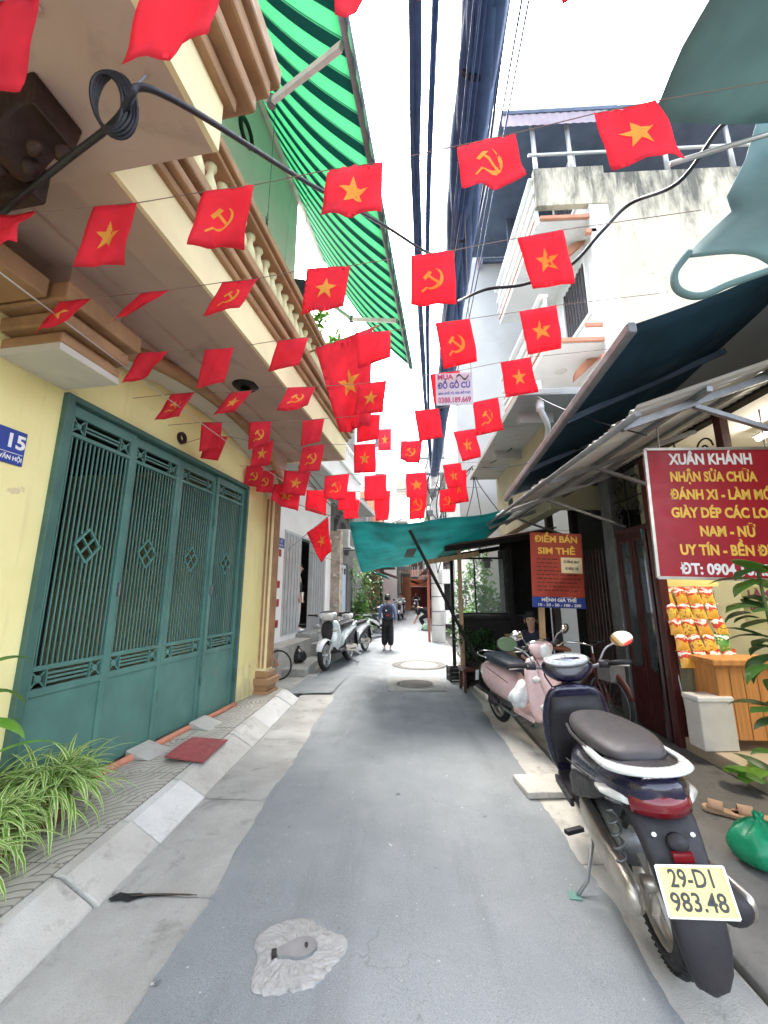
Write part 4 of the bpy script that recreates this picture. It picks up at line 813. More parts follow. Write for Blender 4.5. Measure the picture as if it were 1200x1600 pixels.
ln(BN, 'MUA', -.10, .15, .085, 'txtmaroon', .18, .003); ln(BN, 'ĐỒ GỖ CŨ', .0, .04, .10, 'txtblue', .37, .004); ln(BN, 'BÀN GHẾ, TỦ, SẬP, ĐỒ THỜ', .0, -.055, .036, 'txtblue', .36, .001); ln(BN, '0388.189.669', .0, -.14, .09, 'txtmaroon', .37, .003)
MB().add([(.03 + .14 * u_, -.002, .13 + .03 * math.sin(u_ * 7) + .025 * v_) for u_ in [i / 10 for i in range(11)] for v_ in (0, 1)], [(2 * i, 2 * i + 2, 2 * i + 3, 2 * i + 1) for i in range(10)]).build('print_mark', 'txtdark', BN)
BN.scale = (.78, .78, .78)
MB().tube([(-.2, 0, .2), (.25, .6, 3.1)], .004, 5).tube([(.2, 0, .2), (.3, .6, 3.1)], .004, 5).build('tie', 'string', BN)
# ================================================================ TEAL TARP across the alley and its prop
TT = empty('teal_tarp', (0, 6.2, 2.7), 0, 'teal tarp slung across the alley over the stall', 'tarpaulin')
t0, t1, t2, t3 = gy(545, 816, 6.2), gy(815, 790, 6.2), gy(566, 893, 9.3), gy(720, 862, 9.3)
def ttf(u, v):
    p = t0.lerp(t1, u).lerp(t2.lerp(t3, u), v); p.z -= .10 * math.sin(math.pi * u) * (1 - .5 * v) + .10 * math.sin(math.pi * v) - .02 * math.sin(u * 14 + v * 5); return p - Vector((0, 6.2, 2.7))
MB().slab(ttf, 26, 18, .004).build('sheet', 'tealtarp', TT, smooth=True)
q = Vector(ttf(.42, .52)); MB().slab(lambda u, v: Vector(ttf(.38 + .075 * u, .42 + .20 * v)) - Vector((0, 0, .012)), 3, 3, .004).build('patch', 'oldgrey', TT)
MB().tube([t0 - Vector((0, 6.2, 2.7)), HM @ Vector((.3, .9, 3.2)) - Vector((0, 6.2, 2.7))], .006, 6).build('rope', 'string', TT); MB().tube([t2 - Vector((0, 6.2, 2.7)), Vector((-2.2, 3.2, -.1))], .006, 6).build('rope', 'string', TT)
pr_ = MB().tube([gy(640, 828, 6.15), (1.45, 7.0, .06)], .026, 8).build('prop_pole', 'dark'); tag(pr_, 'dark leaning pole propping up the teal tarp', 'pole')
# ================================================================ STREET STALL beyond the scooters
ST = empty('street_stall', (1.5, 7.8, .0), 0, 'dark makeshift stall with rusty roof and glass screen', 'stall')
def st(mb, nm, m, **k): o = mb.build(nm, m, ST, **k); o.location = (-1.5, -7.8, 0); return o
o = corr(.78, 2.52, 2.9, 2.86, 7.52, 9.3, 'roof_sheet', 'rustsheet', ST, jag=.03); o.location = (-1.5, -7.8, 0)
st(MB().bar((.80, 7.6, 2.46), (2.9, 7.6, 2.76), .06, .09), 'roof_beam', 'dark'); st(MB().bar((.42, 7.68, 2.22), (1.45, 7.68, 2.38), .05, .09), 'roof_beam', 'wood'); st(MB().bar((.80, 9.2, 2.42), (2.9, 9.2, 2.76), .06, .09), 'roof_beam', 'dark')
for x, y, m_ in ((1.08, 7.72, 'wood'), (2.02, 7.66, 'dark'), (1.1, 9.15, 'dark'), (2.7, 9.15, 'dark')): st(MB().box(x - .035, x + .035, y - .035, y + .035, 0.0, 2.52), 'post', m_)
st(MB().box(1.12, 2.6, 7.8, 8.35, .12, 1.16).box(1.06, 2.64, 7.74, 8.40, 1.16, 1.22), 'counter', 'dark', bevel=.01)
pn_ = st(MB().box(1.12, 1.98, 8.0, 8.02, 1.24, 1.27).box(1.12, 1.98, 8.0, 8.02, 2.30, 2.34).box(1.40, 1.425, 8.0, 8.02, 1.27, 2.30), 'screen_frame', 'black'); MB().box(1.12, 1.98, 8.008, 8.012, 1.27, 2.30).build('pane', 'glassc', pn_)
st(MB().box(1.98, 2.02, 7.76, 8.4, 1.22, 2.5), 'side_panel', 'dark'); st(MB().box(2.02, 2.95, 8.36, 8.40, .0, 2.78), 'added_dark_panel', 'dark')  # dark back sheet added to close a bright gap and keep this corner black
lt = empty('hanging_lantern', (1.70, 8.15, 2.22), 0, 'dark lantern hanging under the stall roof', 'lantern')
MB().lathe([(.0, .14), (.05, .12), (.12, .06), (.11, .05), (.07, .05), (.06, -.08), (0, -.08)], 10).build('shade', 'dark', lt); MB().tube([(0, 0, .13), (0, 0, .4)], .005, 5).build('wire', 'black', lt)
ts = empty('low_table', (1.25, 7.35, 0), R(6), 'low brown wooden table in front of the stall', 'table')
MB().box(-.28, .25, -.20, .2, .34, .38).build('top', 'redwood', ts, bevel=.006); 
for x in (-.24, .21):
    for y in (-.16, .16): MB().box(x - .02, x + .02, y - .02, y + .02, .0, .34).build('leg', 'redwood', ts)
cr = empty('black_crate', (.98, 8.1, .0), R(10), 'small black plastic crate on the ground by the stall post', 'crate')
MB().box(-.12, .12, -.12, .12, .0, .03).build('bottom', 'black', cr)
for k in range(3):
    z = .05 + k * .075
    MB().box(-.13, .13, -.13, -.115, z, z + .05).box(-.13, .13, .115, .13, z, z + .05).box(-.13, -.115, -.115, .115, z, z + .05).box(.115, .13, -.115, .115, z, z + .05).build('slat_ring', 'black', cr)
for x in (-.125, .125):
    for y in (-.125, .125): MB().box(x - .012, x + .012, y - .012, y + .012, 0, .27).build('corner', 'black', cr)
# ================================================================ BUNTING FLAGS
def star_poly(cx, cy, r, asp):
    return [(cx + (r if k % 2 == 0 else r * .40) * math.sin(math.pi * k / 5), cy - (r if k % 2 == 0 else r * .40) * math.cos(math.pi * k / 5) * asp) for k in range(10)]
def emblem_polys(kind, asp):
    cx, cy = .5, .5
    if kind == 's':
        p = star_poly(cx, cy, .26, asp); c = (cx, cy); return [[c, p[k], p[(k + 1) % 10]] for k in range(10)]
    if kind == 'h':
        out = []; n = 14
        def crescent(a):   # sickle blade: open to the left
            t = (a - R(-60)) / R(250); r0 = .22; w_ = .065 * math.sin(math.pi * min(1, max(0, t * .95 + .04))) + .008
            return (cx + r0 * math.cos(a), cy - r0 * asp * math.sin(a)), (cx + (r0 - w_) * math.cos(a) - .01, cy - (r0 - w_) * asp * math.sin(a))
        for k in range(n):
            a0 = R(75 - 215 * k / n); a1 = R(75 - 215 * (k + 1) / n); o0, i0 = crescent(-R(-60) * 0 + a0 if True else 0); o1, i1 = crescent(a1)
            w0 = .075 * math.sin(math.pi * (k + .02) / n) + .008; w1 = .075 * math.sin(math.pi * (k + 1) / n) + .008
            f = lambda a, w_: ((cx + .22 * math.cos(a), cy - .22 * asp * math.sin(a)), (cx + (.22 - w_) * math.cos(a), cy - (.22 - w_) * asp * math.sin(a)))
            (p0, q0), (p1, q1) = f(a0, w0), f(a1, w1); out.append([p0, p1, q1, q0])
        out.append([(cx - .16, cy + .14 * asp), (cx - .13, cy + .17 * asp), (cx - .24, cy + .26 * asp), (cx - .27, cy + .23 * asp)])
        def rot(px, py, a=R(-45)): return (cx + px * math.cos(a) - py * math.sin(a), cy + (px * math.sin(a) + py * math.cos(a)) * asp)
        out.append([rot(*q) for q in ((-.025, -.16), (.025, -.16), (.025, .22), (-.025, .22))])
        out.append([rot(*q) for q in ((-.12, -.20), (.07, -.20), (.10, -.12), (-.12, -.12))])
        return out
    return []
def ray_hit(px, P0, L):
    d = ray(*px).normalized(); oc = CAM - P0; b = oc.dot(d); c = oc.dot(oc) - L * L; q = b * b - c
    t = -b - math.sqrt(q) if q > 0 else -b
    return CAM + d * t
FN = 0
def make_flag(c3, kind, name, label, group, asp=.95, amp=.02, seed=0, cat='flag', hem=True):
    """c3 = TL, TR, BR, BL points in the place"""
    rnd = random.Random(seed); TL, TR, BR, BL = [Vector(p) for p in c3]; base = (TL + TR) / 2
    nrm = (TR - TL).cross(BL - TL).normalized(); ph = rnd.uniform(0, 6); k1 = rnd.uniform(3, 6); k2 = rnd.uniform(1, 3)
    def fn(u, v, off=0):
        p = TL.lerp(TR, u).lerp(BL.lerp(BR, u), v); w_ = amp * (.35 + v) * (math.sin(k1 * u * 1.6 + ph + v * k2) * .7 + .35 * math.sin(9 * v + ph + 2 * u) + .22 * math.sin(17 * u + 5 * v + ph)) + amp * 1.1 * v * v * math.sin(2.6 * u + ph * 1.7) + amp * .25 * math.sin(31 * u + ph) * (1 - v) ** 2
        return p + nrm * (w_ + off) - base
    E = empty(name, base, 0, label, cat, group)
    MB().slab(lambda u, v: fn(u, v, .0006), 10, 8, .0012).build('cloth', 'red', E, smooth=True)
    polys = emblem_polys(kind, asp)
    if polys:
        mb = MB()
        for pl in polys:
            # split each polygon so that it follows the ripples
            for sgn in (1, -1):
                if len(pl) == 4:
                    mb.grid(lambda a, b: fn(*[(pl[0][i] * (1 - a) + pl[1][i] * a) * (1 - b) + (pl[3][i] * (1 - a) + pl[2][i] * a) * b for i in (0, 1)], off=sgn * .0032), 3, 3)
                else:
                    mb.grid(lambda a, b: fn(*[pl[0][i] * (1 - a) + (pl[1][i] * (1 - b) + pl[2][i] * b) * a for i in (0, 1)], off=sgn * .0032), 3, 3)
        mb.build('emblem', 'starc', E, smooth=True)
    return E
def fit_line(pa, za, pb, zb): return gz(*pa, za), gz(*pb, zb)
def on_line(A, B, px):
    d = ray(*px); e = B - A; w_ = A - CAM
    a, b, c = d.dot(d), d.dot(e), e.dot(e); dd, ee = d.dot(w_), e.dot(w_); den = a * c - b * b
    s = (b * dd - a * ee) / den; return A + e * s
ROWS = [
 ('overhead', (-40, -10), 3.55, (945, -60), 3.95, [((-60, 5), (62, -4), (34, 146), (-80, 138), ''), ((222, -40), (356, -62), (332, 70), (187, 95), ''), ((520, -70), (672, -90), (684, 2), (523, 18), ''), ((868, -100), (960, -118), (948, 2), (880, 4), '')]),
 ('first', (-35, 340), 3.55, (1022, 158), 3.95, [((-35, 341), (58, 331), (18, 368), (-62, 392), ''), ((145, 323), (214, 317), (190, 412), (120, 420), 's'), ((316, 300), (397, 289), (378, 386), (297, 388), 'h'), ((510, 266), (598, 253), (597, 342), (502, 339), 's'), ((714, 228), (805, 208), (820, 288), (723, 288), 'h'), ((927, 178), (1022, 158), (1071, 247), (959, 264), 's')]),
 ('second', (95, 471), 3.5, (880, 359), 3.95, [((95, 471), (143, 466), (92, 510), (50, 520), 's'), ((217, 458), (266, 453), (226, 480), (168, 504), ''), ((348, 441), (404, 435), (375, 482), (317, 494), 'h'), ((480, 420), (547, 415), (537, 483), (470, 491), 's'), ((642, 400), (709, 391), (714, 474), (642, 475), 'h'), ((809, 372), (880, 359), (901, 442), (829, 453), 's')]),
 ('third', (217, 552), 3.5, (869, 477), 4.0, [((217, 552), (263, 548), (230, 587), (193, 600), ''), ((320, 546), (366, 543), (350, 596), (306, 607), ''), ((434, 532), (482, 527), (467, 570), (418, 581), ''), ((556, 520), (610, 517), (611, 557), (559, 576), ''), ((680, 505), (734, 498), (748, 564), (692, 577), 'h'), ((811, 487), (869, 477), (882, 543), (823, 555), 's')]),
 ('fourth', (267, 616), 3.5, (830, 558), 4.0, [((267, 616), (304, 613), (278, 650), (243, 658), 'h'), ((359, 614), (394, 610), (368, 642), (334, 650), 's'), ((451, 606), (493, 604), (481, 633), (432, 642), 'h'), ((560, 600), (604, 595), (598, 644), (553, 648), 's'), ((672, 585), (718, 579), (728, 630), (677, 634), ''), ((783, 566), (830, 558), (839, 613), (791, 621), 's')]),
 ('fifth', (315, 660), 3.5, (778, 621), 4.05, [((315, 660), (347, 660), (344, 700), (312, 706), ''), ((390, 659), (424, 658), (420, 695), (387, 703), 'h'), ((473, 657), (507, 654), (500, 690), (470, 697), ''), ((558, 650), (594, 648), (592, 686), (557, 692), ''), ((647, 642), (685, 638), (692, 683), (656, 690), ''), ((739, 629), (778, 621), (785, 672), (746, 681), 'h')]),
 ('sixth', (323, 695), 3.35, (743, 670), 4.0, [((323, 682), (356, 682), (341, 720), (313, 716), ''), ((396, 690), (428, 688), (422, 727), (391, 730), 's'), ((473, 698), (507, 694), (500, 735), (466, 738), 'h'), ((553, 695), (587, 693), (587, 738), (552, 739), 's'), ((627, 690), (660, 688), (656, 723), (624, 721), 'h'), ((709, 675), (743, 670), (751, 714), (720, 722), 's')]),
 ('seventh', (385, 728), 3.5, (720, 723), 4.1, [((385, 728), (412, 727), (408, 762), (381, 758), 'h'), ((445, 735), (486, 738), (475, 775), (440, 772), 's'), ((508, 744), (546, 740), (540, 782), (506, 778), 'h'), ((570, 744), (604, 741), (603, 781), (569, 783), ''), ((633, 740), (665, 738), (668, 776), (636, 778), 's'), ((692, 727), (720, 723), (727, 760), (697, 764), 's')]),
 ('eighth', (402, 740), 3.45, (728, 734), 4.15, [((402, 737), (429, 735), (425, 770), (400, 768), 'h'), ((428, 757), (470, 758), (466, 797), (422, 784), 's'), ((530, 769), (556, 768), (556, 798), (529, 797), ''), ((584, 769), (610, 767), (608, 812), (585, 814), ''), ((638, 768), (668, 764), (664, 810), (640, 812), 'h'), ((703, 738), (729, 734), (729, 784), (706, 788), 's')]),
 ('ninth', (480, 765), 3.5, (711, 762), 4.1, [((480, 766), (514, 766), (508, 806), (477, 797), ''), ((538, 782), (562, 781), (560, 810), (538, 811), ''), ((687, 766), (711, 762), (711, 800), (684, 800), 'h')]),
]
NTH = ('leftmost', 'second from left', 'third from left', 'fourth from left', 'fifth from left', 'rightmost')
for ri, (rn, pa, za, pb, zb, fl_) in enumerate(ROWS):
    A, B = fit_line(pa, za, pb, zb); pts = []
    for fi, (tl, tr, br, bl, k) in enumerate(fl_):
        TL, TR = on_line(A, B, tl), on_line(A, B, tr)
        TL = CAM + ray(*tl).normalized() * (TL - CAM).length; TR = CAM + ray(*tr).normalized() * (TR - CAM).length
        L = .93 * max(.24, min(.36, (TR - TL).length)) * (1.12 if k else 1.05)
        BL = ray_hit(bl, TL, L); BR = ray_hit(br, TR, L); pts += [TL, TR]
        what = {'s': 'with star', 'h': 'with hammer and sickle', '': 'without emblem'}[k]
        pos = (NTH[fi] if len(fl_) == 6 else ('leftmost', 'second from left', 'third from left', 'rightmost')[fi] if len(fl_) == 4 else ('leftmost', 'middle', 'rightmost')[fi])
        strn = 'on the string cut by photo top' if rn == 'overhead' else 'on the %s string from camera' % rn
        make_flag((TL, TR, BR, BL), k, 'bunting_flag', 'red flag %s, %s %s' % (what, pos, strn), 'red bunting flags strung across the alley', .95, .021 * (TR - TL).length / .3, ri * 10 + fi)
    e = (B - A).normalized(); left = A - e * .35; right = B + e * .9
    if rn == 'overhead': right = B + e * .5
    st_ = [left] + pts + [right]
    tag(MB().tube(st_, .0022 + .0006 * ri * .3, 5).build('bunting_string', 'string'), 'thin brown string carrying the %s' % ('flags cut by the photo top' if rn == 'overhead' else '%s whole row of bunting flags' % rn), 'string', 'bunting strings across the alley')
TLf = gy(592, 671, 14.0); make_flag((TLf, gy(611, 670, 14.0), gy(611, 703, 14.0), gy(591, 704, 14.0)), 's', 'wall_flag', 'small far red star flag against the distant white balconies', None, 1.0, .02, 401)
# big flag on the balcony
bf = [gy(494, 545, 4.4), gy(583, 513, 4.25), gy(580, 668, 4.3), gy(528, 672, 4.45)]
BFg = make_flag(bf, 's', 'national_flag', 'big red flag with yellow star hanging from the balcony pole', None, .66, .05, 77)
MB().tube([gy(478, 552, 4.45) - BFg.location, gy(594, 508, 4.24) - BFg.location], .012, 8).build('pole', 'wood', BFg)
# flag on the white house
wf = [gy(480, 832, 8.9), gy(513, 808, 8.6), gy(519, 862, 8.65), gy(499, 879, 8.8)]
WFg = make_flag(wf, 's', 'national_flag', 'small red star flag on a slanting pole at the white house', None, .7, .03, 78)
MB().tube([gy(446, 862, 9.3) - WFg.location, gy(514, 806, 8.58) - WFg.location], .012, 8).build('pole', 'galv', WFg)
# ================================================================ CABLES
random.seed(31)
def cable(pts, r, label, name='cable', m='cable', n=7): return tag(MB().tube(pts, r, n).build(name, m, smooth=True), label, 'cable')
# thick bundle along the alley, up to the pole
def bundle(name, path, cnt, rad, r, label, m='bundle', tw=1.2):
    e = empty(name, path[0], 0, label, 'cable')
    P = [Vector(p) for p in path]
    for k in range(cnt):
        ang = 2 * math.pi * k / cnt if k else 0; rr = rad if k else 0; pts = []
        for i, p in enumerate(P):
            a = ang + i * .12 * tw + .3 * math.sin(i * .7 + k); q = rr * (1 + .18 * math.sin(i * 1.1 + k * 2)); pts.append(p + Vector((math.cos(a) * q, 0, math.sin(a) * q)) - P[0])
        MB().tube(pts, r * (1 + .3 * math.sin(k * 5)), 6).build('cable', m, e, smooth=True)
    for i in (range(4, len(P) - 2, 5) if cnt > 5 else ()):
        d = (P[i + 1] - P[i]).normalized(); MB().tube([P[i] - P[0], P[i] - P[0] + d * .04], rad + r * .95, 14).build('tie', 'black', e, smooth=False)
    return e
bundle('cable_bundle', bez([(.58, -.5, 6.0), (.66, 2.2, 5.98), (.78, 4.8, 5.96), (.95, 8.5, 5.9), (1.16, 13.9, 5.9)], 8), 14, .10, .062, 'thick dark cable bundle sagging along the alley to the pole')
bundle('cable_bundle', bez([(.10, -.5, 5.9), (.13, 2.2, 6.0), (.24, 4.6, 6.0), (.55, 8.5, 5.95), (1.06, 13.9, 6.05)], 8), 3, .03, .036, 'thin paired cables left of the thick cable bundle')
bundle('cable_bundle', bez([(.26, -.5, 6.05), (.29, 2.2, 6.1), (.37, 4.6, 6.1), (.62, 8.5, 6.05), (1.08, 13.9, 6.2)], 8), 2, .018, .030, 'thin cable just left of the thick cable bundle')
cable(bez([(.86, -.3, 6.25), (.88, 2.2, 6.25), (1.0, 5, 6.2), (1.1, 13.9, 6.3)], 8), .012, 'single thin cable running right beside the thick bundle')
random.seed(62)
for k, wn_ in enumerate(('lowest', 'second lowest', 'third lowest', 'fourth lowest', 'fifth lowest', 'sixth lowest', 'seventh lowest', 'topmost')):
    x0 = .45 + .07 * k + random.uniform(-.03, .03); z0 = 5.78 + .075 * k; cable(bez([(x0, -.4, z0 + .1), (x0 + .08, 2.5, z0 - random.uniform(0, .14)), (x0 + .2, 6, z0 - random.uniform(.0, .2)), (1.05 + .03 * k, 13.9, z0 - .1)], 7), random.uniform(.007, .013), 'loose thin wire hung along the thick bundle, %s of the set' % wn_, m='bundle', n=5)
# coil under the bay and the cable swinging across
cl = empty('cable_coil', (-1.17, 1.19, 3.6), 0, 'coil of black cable hanging under the near balcony', 'cable coil')
for k in range(5):
    c_ = gz(168 + k * 1.5, 157 - k, 3.60); w_ = (c_ - CAM).dot(_f) / F; ax = (_r * .80 + _u * .45).normalized(); ay = (_u * .9 - _r * .25).normalized()
    MB().tube([c_ + (ax * (25 + 2.2 * k) * math.cos(a) + ay * (44 + 1.5 * k) * math.sin(a)) * w_ + _f * (.008 * k + .006 * math.sin(a * 2 + k)) - cl.location for a in [2 * math.pi * i / 28 for i in range(29)]], .0075, 7, cap=False).build('loop', 'cable', cl, smooth=True)
MB().tube([gz(205, 142, 3.6) - cl.location, gz(228, 118, 3.78) - cl.location, gz(228, 118, 3.9) - cl.location], .006, 6).build('hook', 'steel', cl)
cable(bez([gz(-60, 390, 3.62), gz(30, 310, 3.60), gz(110, 245, 3.58), gz(180, 190, 3.56), gz(205, 150, 3.58), gz(215, 137, 3.62), gz(250, 145, 3.66), gz(330, 190, 3.8), gy(480, 285, 2.05), gy(600, 352, 2.9), gy(672, 396, 3.5), (.72, 4.4, 5.9)], 8), .014, 'black cable running from the coil to the cable bundle')
cable(bez([(.85, 5.2, 5.9), gy(722, 468, 4.2), gy(760, 452, 3.7), gy(820, 444, 3.5), gy(890, 415, 3.3), gy(940, 362, 3.1), gy(985, 318, 3.0), gy(1060, 285, 2.6), gy(1125, 200, 2.3), gy(1150, 190, 2.25)], 8), .016, 'grey cable looping from the bundle to the right tarpaulin post')
cable(sag(gy(737, 730, 9.0), (1.15, 14.1, 5.6), .15), .012, 'cable from the olive house corner back to the pole')
for i, (px, py, Y, lab) in enumerate(((700, 755, 12.5, 'left'), (712, 760, 12.5, 'second'), (800, 700, 7.0, 'right'), (905, 700, 4.4, 'far right'))):
    cable(sag(gy(738, 728, 9.0), gy(px, py, Y), .12), .009, 'thin wire fanning from the olive house corner, %s of the fan' % lab)
for i, (px, py, lab) in enumerate(((728, 812, 'curving left'), (752, 806, 'hanging straight'), (780, 800, 'leaning right'))):
    a_ = gy(738, 730, 8.98); b_ = gy(px, py, 8.9); cable(bez([a_, a_.lerp(b_, .4) + Vector((.08 * (1 - i), 0, .0)), b_], 6), .010, 'dark wire dropping from the olive house corner, %s' % lab)
cable(sag(gy(840, 620, 5.0), gy(1010, 680, 2.5), .04), .006, 'thin wire slung along the blue canvas awning')
cable(sag((-2.1, 7.6, 4.3), (-1.2, 15.5, 3.6), .1), .012, 'black wire along the white house front'); cable(sag((-2.1, 7.6, 4.15), (-1.2, 15.5, 3.5), .16), .010, 'second wire sagging along the white house front')
cable(sag((1.1, 14.2, 4.9), (-1.8, 16.5, 4.4), .3), .014, 'far wire crossing the alley above the teal tarp'); cable(sag((1.1, 14.2, 5.6), (-2.2, 12.5, 5.3), .3), .012, 'higher far wire crossing the alley behind the flags')
cable(sag(HM @ Vector((.6, -4.2, 3.42)), HM @ Vector((.45, .6, 3.38)), .03), .005, 'pale wire stretched under the balcony along the arch', m='galv')
cable(sag(HM @ Vector((1.6, -3.0, 7.2)), (1.9, 6.6, 8.2), .12), .005, 'thin wire crossing high above the flags')
# ================================================================ UTILITY POLE with meter boxes
UP = empty('utility_pole', (1.2, 14.2, 0), 0, 'pale concrete utility pole with meter boxes and tangled cables', 'pole')
MB().lathe([(.23, 0), (.215, 2.5), (.19, 5), (.16, 8.2), (0, 8.2)], 18).build('shaft', 'white', UP, smooth=True)
for z in (.55, 1.0, 1.5, 1.95): MB().lathe([(.235, z), (.235, z + .03)], 18).build('band', 'steel', UP)
MB().box(-.36, -.28, -.05, .05, 0, 2.6).build('side_post', mat('red_oxide_paint', (.34, .10, .07), .7, .2, 5, .2, 50), UP)
for x, z, w_, h_ in ((.30, 1.95, .36, .48), (.36, .62, .32, .44), (.30, 3.6, .5, .5)): MB().box(x - w_ / 2, x + w_ / 2, -.42, -.22, z, z + h_).build('meter_box', 'plastic_w', UP, bevel=.02)
for z in (5.3, 5.9, 6.5): MB().bar((-.7, -.2, z), (.8, -.2, z), .08, .08).build('crossarm', 'steel', UP)
random.seed(44)
for k in range(16):
    x0 = random.uniform(-.35, .45); z0 = random.uniform(3.6, 6.4); x1 = x0 + random.uniform(-.25, .25); z1 = z0 - random.uniform(.8, 2.6); y0 = -random.uniform(.2, .5)
    MB().tube(bez([(x0, y0, z0), ((x0 + x1) / 2 + random.uniform(-.3, .3), y0 - .1, (z0 + z1) / 2), (x1, y0, max(2.3, z1))], 6), random.uniform(.012, .03), 6).build('hanging_cable', 'cable', UP, smooth=True)
for k in range(5):
    r_ = random.uniform(.18, .34); c_ = Vector((random.uniform(-.2, .5), -.45, random.uniform(3.4, 4.6))); MB().tube([c_ + Vector((r_ * math.cos(a), .02 * k * math.sin(a * 3), r_ * math.sin(a))) for a in [2 * math.pi * i / 24 for i in range(25)]], .016, 6, cap=False).build('cable_loop', 'cable', UP, smooth=True)
for x, z in ((-.25, 4.3), (.1, 4.0), (.45, 4.5), (-.1, 5.0)): MB().box(x - .12, x + .12, -.5, -.3, z, z + .2).build('splice_box', 'steel', UP, bevel=.02)
# ================================================================ SCOOTERS (local +y = forward)
def sring(y, zc, hw, hh, e=2.6, n=16, dy=0, xc=0):
    out = []
    for k in range(n):
        a = 2 * math.pi * k / n; c, s_ = math.cos(a), math.sin(a)
        x = hw * abs(c) ** (2 / e) * (1 if c >= 0 else -1); z = hh * abs(s_) ** (2 / e) * (1 if s_ >= 0 else -1); out.append((xc + x, y + dy * z / max(hh, 1e-4), zc + z))
    return out
def zring(z, yc, hw, hd, e=2.4, n=16, bow=0):
    out = []
    for k in range(n):
        a = 2 * math.pi * k / n; c, s_ = math.cos(a), math.sin(a); x = hw * abs(c) ** (2 / e) * (1 if c >= 0 else -1); y = hd * abs(s_) ** (2 / e) * (1 if s_ >= 0 else -1)
        out.append((x, yc + y - bow * (x / max(hw, 1e-4)) ** 2, z))
    return out
RX = Matrix.Rotation(R(90), 4, 'Y')
def wheel(par, y, r, tw, rim, spokes=5, steer=0, mud=None):
    T = Matrix.Translation((0, y, r))
    prof = [(r - tw * 1.25 + tw * 1.25 * math.sin(R(a)), -tw * math.cos(R(a)) * .9) for a in range(0, 181, 15)] + [(r - tw * 1.5, tw * .8), (r - tw * 1.5, -tw * .8)]
    t = MB().lathe(prof, 32, T @ RX, closed=True).build('wheel', 'black', par, smooth=True)
    ri = r - tw * 1.4
    MB().lathe([(ri, -tw * .7), (ri + .006, -tw * .85), (ri + .006, tw * .85), (ri, tw * .7), (ri - .022, tw * .35), (ri - .022, -tw * .35)], 28, T @ RX, closed=True).build('rim', rim, t, smooth=True)
    MB().lathe([(.0, -.055), (.035, -.05), (.035, .05), (0, .055)], 14, T @ RX).build('hub', rim, t, smooth=True)
    for k in range(spokes):
        a = 2 * math.pi * k / spokes; p0 = Vector((0, y + .03 * math.cos(a), r + .03 * math.sin(a))); p1 = Vector((0, y + ri * math.cos(a + .2), r + ri * math.sin(a + .2))); MB().bar(p0, p1, .018, .03, (1, 0, 0)).build('spoke', rim, t)
    MB().lathe([(.05, .045), (.085, .045), (.085, .05), (.05, .05)], 20, T @ RX, closed=True).build('brake_disc', 'steel', t)
    return t
def fender(par, y, r, a0, a1, hw, m, name='front_mudguard'):
    rg = []
    for i in range(15):
        a = R(a0 + (a1 - a0) * i / 14); w_ = hw * (1 - .35 * abs(i / 14 - .5) * 2 * abs(i / 14 - .5) * 2)
        pts = []
        for s_, rr in ((-1, 0), (-.8, .028), (0, .045), (.8, .028), (1, 0), (.97, -.006), (0, .037), (-.97, -.006)):
            q = r + rr; pts.append((w_ * s_, y + q * math.cos(a), r + q * math.sin(a) - .0))
        rg.append(pts)
    return MB().loft(rg).build(name, m, par, smooth=True)
